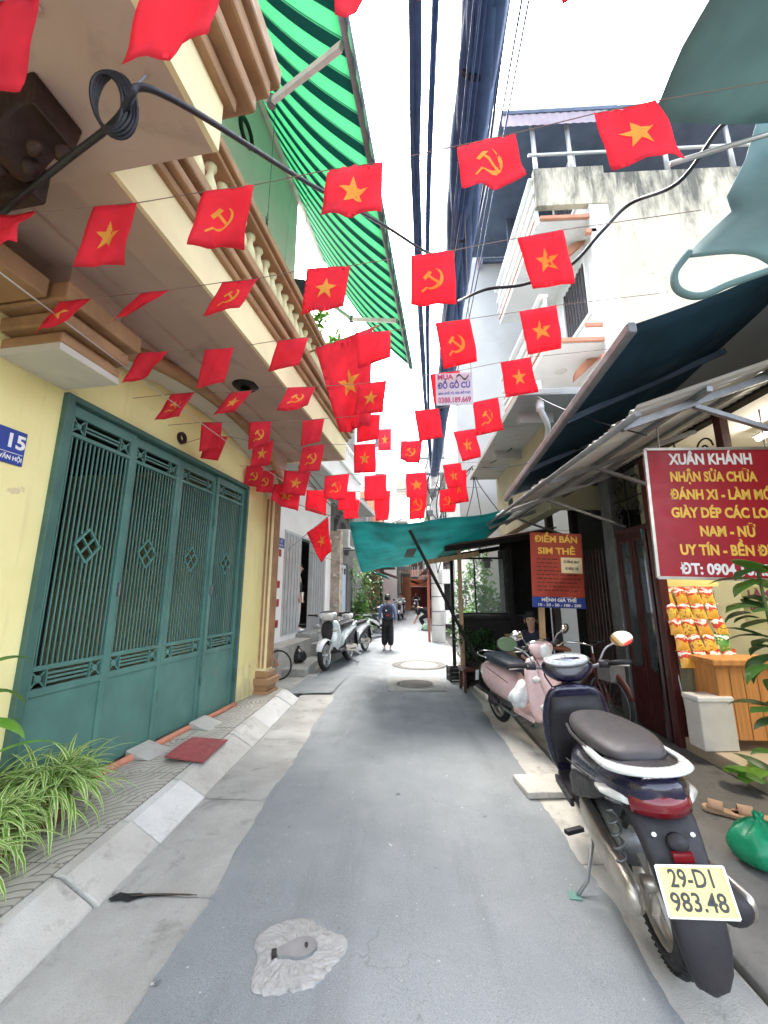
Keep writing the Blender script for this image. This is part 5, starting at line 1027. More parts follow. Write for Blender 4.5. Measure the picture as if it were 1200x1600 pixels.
def scooter(name, label, loc, rz, lean, c1, c2, seatm, rim='alu', retro=False, group=None, front_m=None, plate=None, mirrors=True, steer=0, simple=False, grab='silverp'):
    E = empty(name, loc, rz, label, 'scooter', group); E.rotation_euler = (0, lean, rz)
    rw, fw = (-.60, .66); r = .255 if retro else .28; tw = .045
    wheel(E, rw, r, tw, rim); wheel(E, fw, r, tw, rim)
    k = 1.12 if retro else 1.0
    if retro:
        secs = [(-.86, .60, .05, .05), (-.82, .60, .11, .12), (-.70, .58, .165, .17), (-.5, .55, .19, .20), (-.28, .53, .175, .20), (-.10, .50, .13, .18), (0.02, .42, .11, .13), (.08, .34, .09, .06)]
    else:
        secs = [(-.90, .77, .045, .03), (-.86, .755, .10, .07), (-.74, .725, .15, .105), (-.55, .69, .158, .115), (-.34, .64, .168, .145), (-.12, .585, .165, .165), (.04, .50, .14, .15), (.16, .40, .12, .09)]
    MB().loft([sring(*q) for q in secs]).build('rear_body', c1, E, smooth=True, sub=1)
    if not retro:
        for s_ in (-1, 1):
            MB().loft([[(s_ * (w_ + .010), y, z + h_ * t_) for t_ in (-1, 1)] + [(s_ * (w_ - .02), y, z + h_ * t_) for t_ in (1, -1)] for y, z, w_, h_ in ((-.70, .70, .135, .02), (-.5, .63, .158, .05), (-.2, .53, .167, .07), (.02, .44, .142, .05))]).build('side_panel', c2, E, smooth=False, bevel=.01)
    zs = .03 if not retro else .0
    MB().loft([sring(*q) for q in ((-.74, .800 + zs, .06, .018), (-.70, .815 + zs, .115, .04), (-.52, .815 + zs, .148, .052), (-.32, .795 + zs, .15, .055), (-.10, .775 + zs, .135, .052), (.04, .77 + zs, .105, .05), (.13, .745 + zs, .06, .04), (.16, .73 + zs, .02, .02))]).build('seat', seatm, E, smooth=True, sub=1)
    MB().tube([(x, y, z + zs) for x, y, z in ((-.145, -.60, .79), (-.150, -.4, .775), (-.148, -.2, .76), (-.125, 0, .745))], .008, 6).tube([(x, y, z + zs) for x, y, z in ((.145, -.60, .79), (.150, -.4, .775), (.148, -.2, .76), (.125, 0, .745))], .008, 6).build('seat_piping', seatm, E)
    # floor and spine
    MB().loft([sring(*q) for q in ((-.02, .36, .14, .06), (.10, .325, .155, .045), (.30, .31, .16, .04), (.42, .33, .15, .05), (.50, .38, .13, .06))]).build('floorboard', 'greyplast' if not retro else c1, E, smooth=True)
    for s_ in (-1, 1): MB().bar((s_ * .16, .02, .33), (s_ * .165, .40, .315), .02, .05).build('sill_trim', c2, E, bevel=.006)
    if not retro: MB().loft([sring(*q) for q in ((.06, .52, .06, .09), (.20, .50, .055, .09), (.36, .52, .06, .10), (.46, .58, .07, .12))]).build('spine_cover', c2, E, smooth=True)
    # leg shield
    sh = [(.30, .46, .13, .05), (.42, .47, .185, .06), (.58, .455, .205, .07), (.74, .43, .20, .075), (.86, .40, .17, .075), (.94, .375, .12, .065)] if not retro else [(.28, .46, .15, .04), (.40, .485, .21, .045), (.60, .47, .225, .05), (.78, .44, .215, .055), (.88, .41, .17, .06), (.95, .39, .11, .055)]
    MB().loft([zring(*q, bow=.05) for q in sh]).build('leg_shield', c1, E, smooth=True, sub=1)
    MB().loft([zring(z, y - .052, w_ * .8, d, bow=.03) for z, y, w_, d in sh[1:-1]]).build('inner_shield', c2 if not retro else c1, E, smooth=True)
    nose = MB().loft([zring(*q) for q in ((.48, .52, .035, .03), (.60, .53, .085, .05), (.74, .51, .11, .06), (.86, .47, .10, .06), (.93, .43, .06, .05))]); nose.build('front_nose', c2 if not retro else c1, E, smooth=True, sub=1)
    for s_ in (-1, 1): MB().lathe([(0, -.03), (.03, -.022), (.042, 0), (.03, .022), (0, .03)], 10, Matrix.Translation((s_ * .135, .50, .74)) @ Matrix.Rotation(R(90), 4, 'X') @ Matrix.Diagonal((1.3, .8, 1, 1))).build('front_indicator', 'lens', E, smooth=True)
    # handlebar group
    HB = empty('handlebar', (0, .40, .93)); HB.parent = E; HB.rotation_euler = (R(-14), 0, steer)
    MB().loft([zring(*q) for q in ((.0, .0, .07, .06), (.05, .01, .13, .075), (.10, .015, .165, .08), (.145, .0, .15, .075), (.175, -.02, .10, .05))]).build('cowl', c1, HB, smooth=True, sub=1)
    dm = Matrix.Translation((0, -.055, .150)) @ Matrix.Rotation(R(38), 4, 'X') @ Matrix.Diagonal((1.55, .95, 1, 1))
    MB().lathe([(.083, -.014), (.088, .006), (.078, .012), (.074, .006)], 24, dm).build('dash_rim', 'chrome' if retro else 'steel', HB, smooth=True)
    MB().lathe([(0, .009), (.075, .007), (.075, -.01)], 24, dm).build('dash', 'dial', HB, smooth=True)
    MB().lathe([(.020, .0115), (.027, .0115)], 20, dm).build('dial_ring', 'bluedoor', HB); MB().box(-.002, .002, 0, .045, .0115, .0125, dm).build('needle', 'txtdark', HB)
    MB().lathe([(0, .045), (.05, .04), (.075, .015), (.08, -.02)], 20, Matrix.Translation((0, .075, .095)) @ Matrix.Rotation(R(-80), 4, 'X') @ Matrix.Diagonal((1.25 if not retro else 1, 1, 1, 1))).build('headlight', 'lens', HB, smooth=True)
    for s_ in (-1, 1):
        MB().tube([(s_ * .13, 0, .10), (s_ * .20, -.01, .115), (s_ * .24, -.03, .12)], .013, 8).build('bar', 'steel', HB, smooth=True)
        MB().tube([(s_ * .24, -.03, .12), (s_ * .30, -.055, .122), (s_ * .355, -.085, .12)], .018, 10).build('grip', 'black', HB, smooth=True)
        MB().tube([(s_ * .215, .03, .115), (s_ * .29, .01, .108), (s_ * .35, -.02, .10)], .007, 6).build('lever', 'alu', HB, smooth=True)
        MB().lathe([(0, -.03), (.026, -.03), (.03, .03), (0, .035)], 10, Matrix.Translation((s_ * .215, -.01, .12)) @ Matrix.Rotation(R(90), 4, 'Y')).build('switch_pod', 'greyplast', HB, smooth=True)
        if mirrors:
            MB().tube(bez([(s_ * .19, .0, .13), (s_ * .24, .0, .22), (s_ * .32, .01, .27)], 5), .007, 6).build('mirror_stem', 'steel', HB, smooth=True)
            mm = Matrix.Translation((s_ * .345, .0, .285)) @ Matrix.Rotation(R(78), 4, 'X') @ Matrix.Rotation(s_ * R(-16), 4, 'Y') @ Matrix.Diagonal((1.1, .95, 1, 1))
            mo = MB().lathe([(.058, .004), (.063, .0), (.060, -.02), (.04, -.036), (0, -.042)], 20, mm).build('mirror', 'greyplast' if not retro else 'chrome', HB, smooth=True)
            MB().lathe([(0, .006), (.058, .006), (.058, .002)], 20, mm).build('mirror_glass', 'mirror', mo)
    # fork, front fender
    for s_ in (-1, 1): MB().tube([(s_ * .062, .50, .52), (s_ * .062, fw, r)], [.02, .024], 8).build('fork_leg', 'alu', E, smooth=True)
    fender(E, fw, r, 20, 165, .068, front_m or c1)
    # engine, belt cover, silencer
    MB().loft([sring(y, z, .035, h_, xc=-.11) for y, z, h_ in ((-.74, .28, .05), (-.66, .28, .085), (-.5, .285, .075), (-.3, .30, .07), (-.12, .33, .085), (-.02, .35, .06))]).build('belt_cover', 'alu', E, smooth=True, sub=1)
    MB().loft([sring(y, z, .08, h_) for y, z, h_ in ((-.45, .34, .08), (-.2, .34, .10), (.02, .33, .07))]).build('engine', 'steel', E, smooth=True)
    MB().loft([sring(y, z, w_, w_, 2, xc=.15) for y, z, w_ in ((-.90, .36, .03), (-.88, .36, .052), (-.6, .33, .056), (-.4, .30, .05), (-.36, .30, .02))]).build('silencer', 'greyplast', E, smooth=True)
    MB().loft([sring(y, z, .016, .045, 2, xc=.205) for y, z in ((-.86, .36), (-.5, .325))]).build('silencer_shield', 'alu', E, smooth=True)
    MB().tube([(.14, -.38, .29), (.10, -.1, .22), (.04, .0, .28)], .016, 8).build('exhaust_pipe', 'steel', E, smooth=True)
    for s_ in (-1, 1):
        pts = [(s_ * .105 + .018 * math.cos(i * .9), -.58 + .022 * math.sin(i * .9) + .0, .33 + i * .0075) for i in range(34)]
        MB().tube(pts, .006, 5).build('shock_spring', 'steel', E, smooth=True)
    fender(E, rw, r, 60, 160, .06, 'greyplast', 'rear_hugger')
    # rear: lamps, grab rail, plate carrier
    yb = -.88 if not retro else -.85; zb = .72 if not retro else .62
    MB().loft([[(x, yb + .10 * (x / .13) ** 2 + d, zb + h_) for d, h_ in ((.06, .05), (-.012, .045), (-.03, 0), (-.02, -.04), (.06, -.045))] for x in [-.10 + .02 * i for i in range(11)]]).build('tail_lamp', 'lightred', E, smooth=True)
    for s_ in (-1, 1):
        MB().loft([[(s_ * x, yb + .10 * (x / .13) ** 2 + d, zb - .015 + h_ * (1.9 - x / .1)) for d, h_ in ((.06, .05), (-.006, .04), (-.02, 0), (.06, -.045))] for x in (.102, .13, .155, .17)]).build('rear_indicator', 'lens', E, smooth=True)
    if not retro:
        n_ = 17; path = [(.15 * math.cos(a), -.66 - .235 * math.sin(a) ** .8 if math.sin(a) > 0 else -.66, .822 + .02 * math.sin(a)) for a in [math.pi * i / (n_ - 1) for i in range(n_)]]
        path = [(.148, -.42, .80)] + path + [(-.148, -.42, .80)]
        mb = MB(); rg = []
        for i, p in enumerate(path):
            p = Vector(p); c_ = Vector((0, -.55, p.z)); d = (p - c_).normalized(); wd_ = .026 if 2 < i < len(path) - 3 else .016
            wd_ *= 1.45; rg.append([p + d * wd_ + Vector((0, 0, -.012)), p + d * wd_ * .8 + Vector((0, 0, .012)), p - d * wd_ + Vector((0, 0, .020)), p - d * wd_ + Vector((0, 0, -.012))])
        mb.loft(rg).build('grab_rail', grab, E, smooth=True, sub=1)
    else:
        MB().tube(bez([(.14, -.55, .80), (.13, -.80, .82), (0, -.92, .83), (-.13, -.80, .82), (-.14, -.55, .80)], 5), .011, 8).build('grab_rail', 'chrome', E, smooth=True)
    rg = []
    for w_, y, z in ((.105, -.74, .72), (.112, -.80, .69), (.108, -.86, .645), (.10, -.905, .59), (.092, -.945, .52), (.086, -.975, .45), (.08, -.998, .38), (.074, -1.012, .31), (.062, -1.015, .24), (.045, -1.008, .19), (.02, -1.0, .175)):
        rg.append([(w_ * math.cos(a_), y + .035 - .040 * math.sin(a_) ** .8, z + .012 * math.sin(a_)) for a_ in [math.pi * i / 10 for i in range(11)]] + [(w_ * .94 * math.cos(a_), y + .042 - .036 * math.sin(a_) ** .8, z) for a_ in [math.pi * (10 - i) / 10 for i in range(11)]])
    MB().loft(rg).build('rear_mudguard', 'greyplast', E, smooth=True)
    for x0 in (-.06, .06): MB().lathe([(0, .006), (.008, .005), (.009, 0)], 8, Matrix.Translation((x0, -.905, .63)) @ Matrix.Rotation(R(70), 4, 'X')).build('bolt', 'galv', E)
    for s_ in (-1, 1): MB().tube(bez([(s_ * .10, .38, 1.02), (s_ * .13, .47, .98), (s_ * .06, .52, .80), (s_ * .05, .54, .6)], 5), .0055, 6).build('brake_cable', 'black', E, smooth=True)
    MB().tube([(-.168, -.55, .70), (-.172, -.3, .655), (-.165, -.05, .60)], .004, 5).build('panel_gap', 'black', E); MB().tube([(.168, -.55, .70), (.172, -.3, .655), (.165, -.05, .60)], .004, 5).build('panel_gap', 'black', E)
    MB().lathe([(0, .02), (.028, .012), (.034, 0)], 14, Matrix.Translation((0, -.93, .615)) @ Matrix.Rotation(R(60), 4, 'X')).build('plate_lamp', 'greyplast', E, smooth=True); MB().box(-.03, .03, -.965, -.945, .565, .595).build('reflector', 'lightred', E)
    PLM = frame_mtx((0, -1.006, .50), (1, 0, 0), (0, .30, 1))
    pz_ = MB().box(-.097, .097, -.072, .072, -.004, .0, PLM).build('number_plate', 'platey' if plate else 'plastic_w', E, bevel=.002)
    for a, b in (((-.097, -.072), (.097, -.072)), ((.097, -.072), (.097, .072)), ((.097, .072), (-.097, .072)), ((-.097, .072), (-.097, -.072))): MB().bar(PLM @ Vector((*a, .002)), PLM @ Vector((*b, .002)), .007, .007, PLM.col[2].xyz).build('plate_frame', 'chrome' if plate else 'steel', E)
    if plate:
        for i, t_ in enumerate(plate): text(t_, .074, PLM @ Matrix.Translation((0, .033 - .066 * i, .0015)), 'txtdark', E, 'plate_lettering', .0006, .0010, width=(.125, .158)[i])
    # stand
    MB().tube([(-.10, -.12, .26), (-.19, -.22, .06), (-.245, -.26, .02)], .010, 6).build('side_stand', 'steel', E, smooth=True); MB().box(-.29, -.235, -.29, -.23, .004, .02).build('stand_foot', 'steel' if simple else 'gate', E)
    MB().bar((-.17, -.20, .30), (-.25, -.24, .30), .03, .02).build('pillion_peg', 'black', E)
    return E
PUR = scooter('parked_scooter', 'deep violet scooter with yellow number plate parked nearest at right', (1.28, 2.84, 0.02), R(-7.5), R(-5), 'purple', 'greyplast', 'seatgrey', plate=('29-D1', '983.48'), steer=R(-9))
PUR.scale = (1.22, 1.03, 1.04)
tb = MB()
for k in range(60):
    a_ = 2 * math.pi * k / 60
    for s_ in (-1, 1):
        mt_ = Matrix.Translation((0, -.60, .28)) @ Matrix.Rotation(a_, 4, 'X') @ Matrix.Translation((s_ * .019, 0, .2765)) @ Matrix.Rotation(s_ * .5, 4, 'Z') @ Matrix.Rotation(s_ * .45, 4, 'Y'); tb.box(-.016, .016, -.006, .006, -.006, .005, mt_)
tag(tb.build('tyre_tread', 'black', PUR), None, kind='stuff')
MB().slab(lambda u, v: ((u - .5) * .24 * (1 - .25 * v), -.66 - .19 * v, .812 + .012 * math.sin(math.pi * u)), 8, 6, .012).build('tail_deck', 'greyplast', PUR, smooth=True)
PNK = scooter('parked_scooter', 'pale pink retro scooter with navy seat facing the camera', (1.42, 5.02, .03), R(-163), R(4), 'pinkp', 'pinkp', 'seatnavy', retro=True, steer=R(10))
SIL = scooter('parked_scooter', 'silver scooter with white front mudguard by the left steps', (-1.50, 9.62, .012), R(166), R(5), 'silverp', 'greyplast', 'black', rim='galv', front_m='whitep', mirrors=False, steer=R(12), simple=True)
SIL.scale = (1.38, 1.08, 1.1)
WH1 = scooter('parked_scooter', 'white scooter parked just behind the silver one', (-1.28, 11.35, .012), R(163), R(5), 'whitep', 'greyplast', 'black', rim='galv', mirrors=False, simple=True)
WH2 = scooter('parked_scooter', 'white scooter standing against the left house steps', (-1.98, 11.3, .012), R(178), R(5), 'whitep', 'silverp', 'black', rim='galv', mirrors=False, simple=True)
DK1 = scooter('parked_scooter', 'black scooter half hidden behind the walking woman', (-1.02, 15.6, .012), R(-28), R(-4), 'greyplast', 'silverp', 'black', mirrors=False, simple=True)
FR1 = scooter('ridden_scooter', 'far white scooter stopped at left beyond the woman', (-.15, 25.5, .012), R(170), 0, 'whitep', 'redwood', 'black', mirrors=True, simple=True)
FR2 = scooter('ridden_scooter', 'distant white scooter ridden towards the camera', (1.05, 34, .012), R(180), 0, 'whitep', 'greyplast', 'black', mirrors=True, simple=True)
# rag stuffed on the pink scooter, face mask on its bar
random.seed(8)
rg_ = MB().lathe([(.0, -.14), (.09, -.12), (.13, -.04), (.11, .04), (.13, .09), (.07, .15), (0, .16)], 16)
rg_.v = [tuple(Vector(v) * (1 + .34 * math.sin(i * 1.7) * math.sin(i * .31)) * random.uniform(.72, 1.25)) for i, v in enumerate(rg_.v)]
o = rg_.build('rag', 'cloth', smooth=True, sub=1); o.location = (1.29, 4.78, .54); o.rotation_euler = (.3, .5, .2); o.scale = (.75, .95, 1); tag(o, 'crumpled pale rag tucked on the pink scooter footboard', 'rag')
mk_ = empty('face_mask', (1.50, 4.58, .90), R(-20), 'white face mask hanging on the pink scooter', 'mask'); MB().slab(lambda u, v: ((u - .5) * .15 * (1 - .5 * v), .02 * math.sin(3 * u), -.11 * (1 - v) + .02 * math.sin(u * 3)), 6, 5, .004).build('cloth', 'plastic_w', mk_, smooth=True); MB().tube(bez([(-.05, 0, 0), (0, 0, .09), (.05, 0, 0)], 5), .003, 5).build('loop', 'plastic_w', mk_)
# ================================================================ OLD BICYCLE behind
BK = empty('bicycle', (2.22, 5.55, .045), R(196), 'old dark red bicycle with chrome handlebar behind the scooters', 'bicycle')
for y in (-.52, .52):
    t = MB().lathe([(.33 + .018 * math.cos(a), .018 * math.sin(a)) for a in [2 * math.pi * i / 8 for i in range(8)]], 32, Matrix.Translation((0, y, .348)) @ RX, closed=True).build('wheel', 'black', BK, smooth=True)
    MB().lathe([(.308, -.012), (.312, .012), (.300, .012), (.298, -.012)], 32, Matrix.Translation((0, y, .348)) @ RX, closed=True).build('rim', 'steel', t, smooth=True)
    for k in range(14): a = 2 * math.pi * k / 14; MB().tube([(0, y, .348), (0, y + .3 * math.cos(a), .348 + .3 * math.sin(a))], .0016, 4).build('spoke', 'steel', t)
    fender(BK, y, .355, 15, 170, .03, 'redwood', 'mudguard')
for a, b in (((0, -.52, .348), (0, -.08, .30)), ((0, -.08, .30), (0, -.22, .80)), ((0, -.52, .348), (0, -.2, .74)), ((0, -.08, .3), (0, .36, .74)), ((0, -.18, .66), (0, .34, .82)), ((0, .33, .90), (0, .37, .70)), ((.035, .37, .70), (.03, .52, .348)), ((-.035, .37, .70), (-.03, .52, .348))): MB().tube([a, b], .015, 8).build('frame_tube', 'redwood', BK, smooth=True)
MB().tube([(0, .34, .85), (0, .33, .98)], .012, 8).build('stem', 'chrome', BK); MB().tube(bez([(-.28, .10, .97), (-.27, .22, 1.0), (-.16, .30, 1.0), (0, .34, .97), (.16, .30, 1.0), (.27, .22, 1.0), (.28, .10, .97)], 6), .011, 8).build('handlebar', 'chrome', BK, smooth=True)
for s_ in (-1, 1): MB().tube([(s_ * .28, .12, .972), (s_ * .285, .0, .96)], .016, 8).build('grip', 'black', BK, smooth=True)
MB().loft([sring(y, z, w_, h_) for y, z, w_, h_ in ((-.38, .85, .05, .02), (-.34, .86, .10, .035), (-.24, .86, .10, .035), (-.12, .86, .04, .025), (-.06, .855, .02, .015))]).build('saddle', mat('brown_saddle', (.25, .09, .05), .45, .15, 10, .1, 80), BK, smooth=True, sub=1)
MB().lathe([(0, .0), (.09, .0), (.09, .008), (0, .008)], 18, Matrix.Translation((.04, -.08, .30)) @ RX).build('chainring', 'chrome', BK); MB().bar((.06, -.08, .30), (.07, -.16, .16), .012, .02).bar((-.05, -.08, .30), (-.06, .0, .44), .012, .02).build('crank', 'chrome', BK)
MB().tube([(-.03, -.45, .35), (-.14, -.5, .0)], .008, 6).build('kickstand', 'steel', BK); MB().box(-.09, .09, -.75, -.40, .72, .735).build('carrier', 'steel', BK)
MB().box(-.10, .10, .5, .7, .62, .80).build('front_basket', 'steel', BK)
# small bicycle hidden past the pilaster
SB = empty('bicycle', (-2.80, 8.0, .02), R(78), 'small rusty bicycle wheel and bar past the brown pilaster', 'bicycle')
for y in (-.42, .42):
    MB().lathe([(.26 + .016 * math.cos(a), .016 * math.sin(a)) for a in [2 * math.pi * i / 8 for i in range(8)]], 28, Matrix.Translation((0, y, .276)) @ RX, closed=True).build('wheel', 'black', SB, smooth=True)
for a, b in (((0, -.42, .276), (0, 0, .25)), ((0, 0, .25), (0, -.1, .7)), ((0, 0, .25), (0, .3, .62)), ((0, -.06, .55), (0, .3, .66)), ((0, .28, .78), (0, .42, .276)), ((0, -.42, .276), (0, -.08, .6))): MB().tube([a, b], .014, 7).build('frame_tube', 'copper', SB)
MB().tube([(-.22, .2, .82), (0, .28, .8), (.22, .2, .82)], .012, 7).build('handlebar', 'black', SB); MB().loft([sring(y, z, w_, .025) for y, z, w_ in ((-.2, .72, .06), (-.1, .73, .08), (.02, .72, .02))]).build('saddle', 'black', SB, smooth=True)
# ================================================================ PEOPLE
def skin(name, J, edges, m, parent, sub=2, root=None):
    """J = {joint: (x, y, z, radius)}; grown with the Skin modifier"""
    ks = list(J); me = bpy.data.meshes.new(name); me.from_pydata([J[k][:3] for k in ks], [(ks.index(a), ks.index(b)) for a, b in edges], []); me.materials.append(M[m])
    o = bpy.data.objects.new(name, me); COL.objects.link(o); o.parent = parent
    md = o.modifiers.new('skin', 'SKIN'); md.use_smooth_shade = True; md.branch_smoothing = .3
    if not me.skin_vertices: 
        bpy.context.view_layer.objects.active = o; bpy.ops.mesh.customdata_skin_add()
    for i, k in enumerate(ks):
        d = me.skin_vertices[0].data[i]; rr = J[k][3]; d.radius = rr if isinstance(rr, tuple) else (rr, rr); d.use_root = (k == (root or ks[0]))
    sb = o.modifiers.new('sub', 'SUBSURF'); sb.levels = sub; sb.render_levels = sub
    return o
def person(label, loc, rz, pose, top, low, hairm='hair', h=1.0, shoes='black', hair='short', wide=1.0, sleeves=1):
    P = empty('person', loc, rz, label, 'person'); P.scale = (h, h, h)
    J = dict(pose); B = {}
    r_ = dict(pelvis=.10, waist=.085, chest=.105, neck=.042, head0=.055, head1=.082, head2=.07, ls=.045, rs=.045, le=.036, re=.036, lw=.024, rw=.024, lh=.07, rh=.07, lk=.048, rk=.048, la=.032, ra=.032, lt=.026, rt=.026, lhd=.026, rhd=.026)
    for k, v in J.items(): B[k] = (*v, r_[k])
    ed = [('pelvis', 'waist'), ('waist', 'chest'), ('chest', 'neck'), ('neck', 'head0'), ('head0', 'head1'), ('head1', 'head2')]
    for s_ in 'lr': ed += [('chest', s_ + 's'), (s_ + 's', s_ + 'e'), (s_ + 'e', s_ + 'w'), (s_ + 'w', s_ + 'hd'), ('pelvis', s_ + 'h'), (s_ + 'h', s_ + 'k'), (s_ + 'k', s_ + 'a'), (s_ + 'a', s_ + 't')]
    for s_ in 'lr':   # five fingers
        w_, hd = Vector(J[s_ + 'w']), Vector(J[s_ + 'hd']); d = (hd - w_).normalized(); sd_ = Vector((0, 1, 0)); sd_ = (sd_ - d * sd_.dot(d)); sd_ = sd_.normalized() if sd_.length > .1 else Vector((1, 0, 0))
        for q, (of, ln_) in enumerate(((-.03, .055), (-.01, .07), (.01, .075), (.03, .068))):
            n1 = s_ + 'f%d' % q; B[n1] = (*(hd + sd_ * of + d * ln_ * .55), .008); B[n1 + 'b'] = (*(hd + sd_ * of * 1.05 + d * ln_ + Vector((0, 0, -.008))), .0065); ed += [(s_ + 'hd', n1), (n1, n1 + 'b')]
        B[s_ + 'th'] = (*(w_.lerp(hd, .6) + sd_ * .05), .0085); ed += [(s_ + 'hd', s_ + 'th')]
    skin('body', B, ed, 'skin', P, 2, 'pelvis')
    T = {k: (*J[k], q) for k, q in (('pelvis', .13), ('waist', .12), ('chest', .145), ('neck', .068), ('ls', .072), ('rs', .068), ('le', .052), ('re', .052))}
    te = [('pelvis', 'waist'), ('waist', 'chest'), ('chest', 'neck'), ('chest', 'ls'), ('chest', 'rs'), ('ls', 'le'), ('rs', 're')]
    for s_ in 'lr':
        if sleeves == 1: T[s_ + 'c'] = (*Vector(J[s_ + 'e']).lerp(Vector(J[s_ + 'w']), .92), .040); te.append((s_ + 'e', s_ + 'c'))
    skin('shirt', T, te, top, P, 2, 'waist')
    L = {k: (*J[k], q) for k, q in (('pelvis', .135), ('lh', .095), ('rh', .095), ('lk', .078 * wide), ('rk', .078 * wide))}; le_ = [('pelvis', 'lh'), ('pelvis', 'rh'), ('lh', 'lk'), ('rh', 'rk')]
    for s_ in 'lr': L[s_ + 'c'] = (*Vector(J[s_ + 'k']).lerp(Vector(J[s_ + 'a']), .95), .062 * wide * (1.15 if wide > 1 else 1)); le_.append((s_ + 'k', s_ + 'c'))
    skin('trousers', L, le_, low, P, 2, 'pelvis')
    for s_ in 'lr':
        a, t = Vector(J[s_ + 'a']), Vector(J[s_ + 't']); d = (t - a); d.z = 0; d.normalize()
        MB().loft([[Vector((a.x, a.y, min(a.z, t.z) - .03)) + d * y + d.cross(Vector((0, 0, 1))) * x * w_ + Vector((0, 0, z_ * hh)) for x, z_ in ((-1, 0), (-1, .6), (-.5, 1), (.5, 1), (1, .6), (1, 0))] for y, w_, hh in ((-.07, .03, .06), (-.02, .038, .08), (.08, .042, .06), (.15, .04, .045), (.19, .02, .03))]).build('shoe', shoes, P, smooth=True, sub=1)
    hc = Vector(J['head1']); nk = Vector(J['neck'])
    hm = MB().lathe([(0, .118), (.05, .108), (.085, .075), (.098, .025), (.096, -.03), (.085, -.07), (.06, -.085)], 16)
    hv = []
    for v in hm.v:
        x, y, z = v
        if y > .03 and z < .045: y = .03 + (y - .03) * .15     # leave the face free
        hv.append((x + hc.x, y * 1.08 + hc.y - .012, z + hc.z + .012))
    hm.v = hv; hm.build('hair', hairm, P, smooth=True, sub=1)
    if hair == 'bun': MB().lathe([(0, -.045), (.035, -.035), (.048, 0), (.035, .035), (0, .045)], 12, Matrix.Translation((hc.x, hc.y - .115, hc.z + .03))).build('hair_bun', hairm, P, smooth=True)
    # face: nose, eyes, mouth, ears
    fm_ = MB().loft([[(hc.x + x, hc.y + .078 + y, hc.z + z) for x, y in ((-w_, 0), (0, d), (w_, 0))] for z, w_, d in ((.01, .008, .008), (-.02, .013, .024), (-.032, .014, .012))]); fm_.build('nose', 'skin', P, smooth=True)
    for s_ in (-1, 1):
        MB().lathe([(0, .006), (.010, .004), (.014, 0)], 10, Matrix.Translation((hc.x + s_ * .031, hc.y + .079, hc.z + .012)) @ Matrix.Rotation(R(-90), 4, 'X') @ Matrix.Diagonal((1, .6, 1, 1))).build('eye', 'txtdark', P)
        MB().lathe([(0, -.012), (.022, -.006), (.026, 0), (.02, .008), (0, .01)], 10, Matrix.Translation((hc.x + s_ * .084, hc.y - .002, hc.z - .01)) @ RX @ Matrix.Diagonal((1.3, .8, 1, 1))).build('ear', 'skin', P, smooth=True)
    MB().lathe([(0, .004), (.020, 0)], 10, Matrix.Translation((hc.x, hc.y + .074, hc.z - .052)) @ Matrix.Rotation(R(-90), 4, 'X') @ Matrix.Diagonal((1, .35, 1, 1))).build('mouth', 'terracotta', P)
    return P
WALK = dict(pelvis=(0, 0, .86), waist=(0, .005, 1.0), chest=(0, .01, 1.20), neck=(0, .01, 1.36), head0=(0, .03, 1.42), head1=(0, .035, 1.50), head2=(0, .03, 1.55), ls=(-.165, .0, 1.285), rs=(.165, 0, 1.285), le=(-.235, -.05, 1.04), re=(.225, -.03, 1.04), lw=(-.245, .10, .86), rw=(.25, .08, .84), lhd=(-.24, .16, .81), rhd=(.25, .13, .78), lh=(-.085, 0, .82), rh=(.085, 0, .82), lk=(-.09, .05, .46), rk=(.09, -.02, .46), la=(-.09, .02, .09), ra=(.09, -.10, .10), lt=(-.10, .16, .04), rt=(.10, .04, .04))
PW = person('woman in black wide trousers and blue sleeves walking away with backpack', (-.47, 12.15, .012), R(4), WALK, 'bluecl', 'blackcl', h=.985, hair='bun', wide=1.35, shoes='plastic_w')
BP = empty('backpack', (-.46, 12.02, 1.14), R(4), 'dark backpack with small red print on the walking woman', 'backpack')
MB().loft([[(x, y, z) for x, y in ((-w_, .02), (-w_ * .95, -d * .7), (-w_ * .6, -d), (w_ * .6, -d), (w_ * .95, -d * .7), (w_, .02))] for z, w_, d in ((-.26, .10, .06), (-.24, .15, .13), (-.1, .165, .16), (.06, .16, .14), (.15, .13, .10), (.18, .07, .05))]).build('bag', 'navy', BP, smooth=True, sub=1)
MB().loft([[(x, y, z) for x, y in ((-w_, -.10), (-w_ * .9, -.10 - d), (w_ * .9, -.10 - d), (w_, -.10))] for z, w_, d in ((-.23, .08, .03), (-.2, .115, .07), (-.08, .12, .07), (-.05, .09, .04))]).build('pocket', 'navy', BP, smooth=True, bevel=.012)
MB().box(-.05, .06, -.176, -.170, -.16, -.11).build('print', 'signred', BP); MB().box(-.07, -.03, -.160, -.150, -.02, .02).build('badge', 'plastic_w', BP)
for s_ in (-1, 1): MB().tube(bez([(s_ * .10, -.02, .15), (s_ * .12, .10, .20), (s_ * .13, .19, .10), (s_ * .14, .16, -.08), (s_ * .13, .02, -.18)], 5), .016, 6).build('strap', 'black', BP, smooth=True)
STAND = dict(WALK); STAND.update(lk=(-.09, .01, .46), rk=(.09, .01, .46), la=(-.09, 0, .09), ra=(.09, 0, .09), lt=(-.10, .13, .04), rt=(.10, .13, .04), lw=(-.22, .06, .80), rw=(.215, .06, .80), lhd=(-.21, .09, .73), rhd=(.205, .09, .73))
mp = HM2 @ Vector((-.10, 1.16, .70)); person('man in black shirt and beige trousers standing in the grey gate doorway', mp, R(-85), STAND, 'blackcl', 'beige', h=1.04, shoes='plastic_w', sleeves=0)
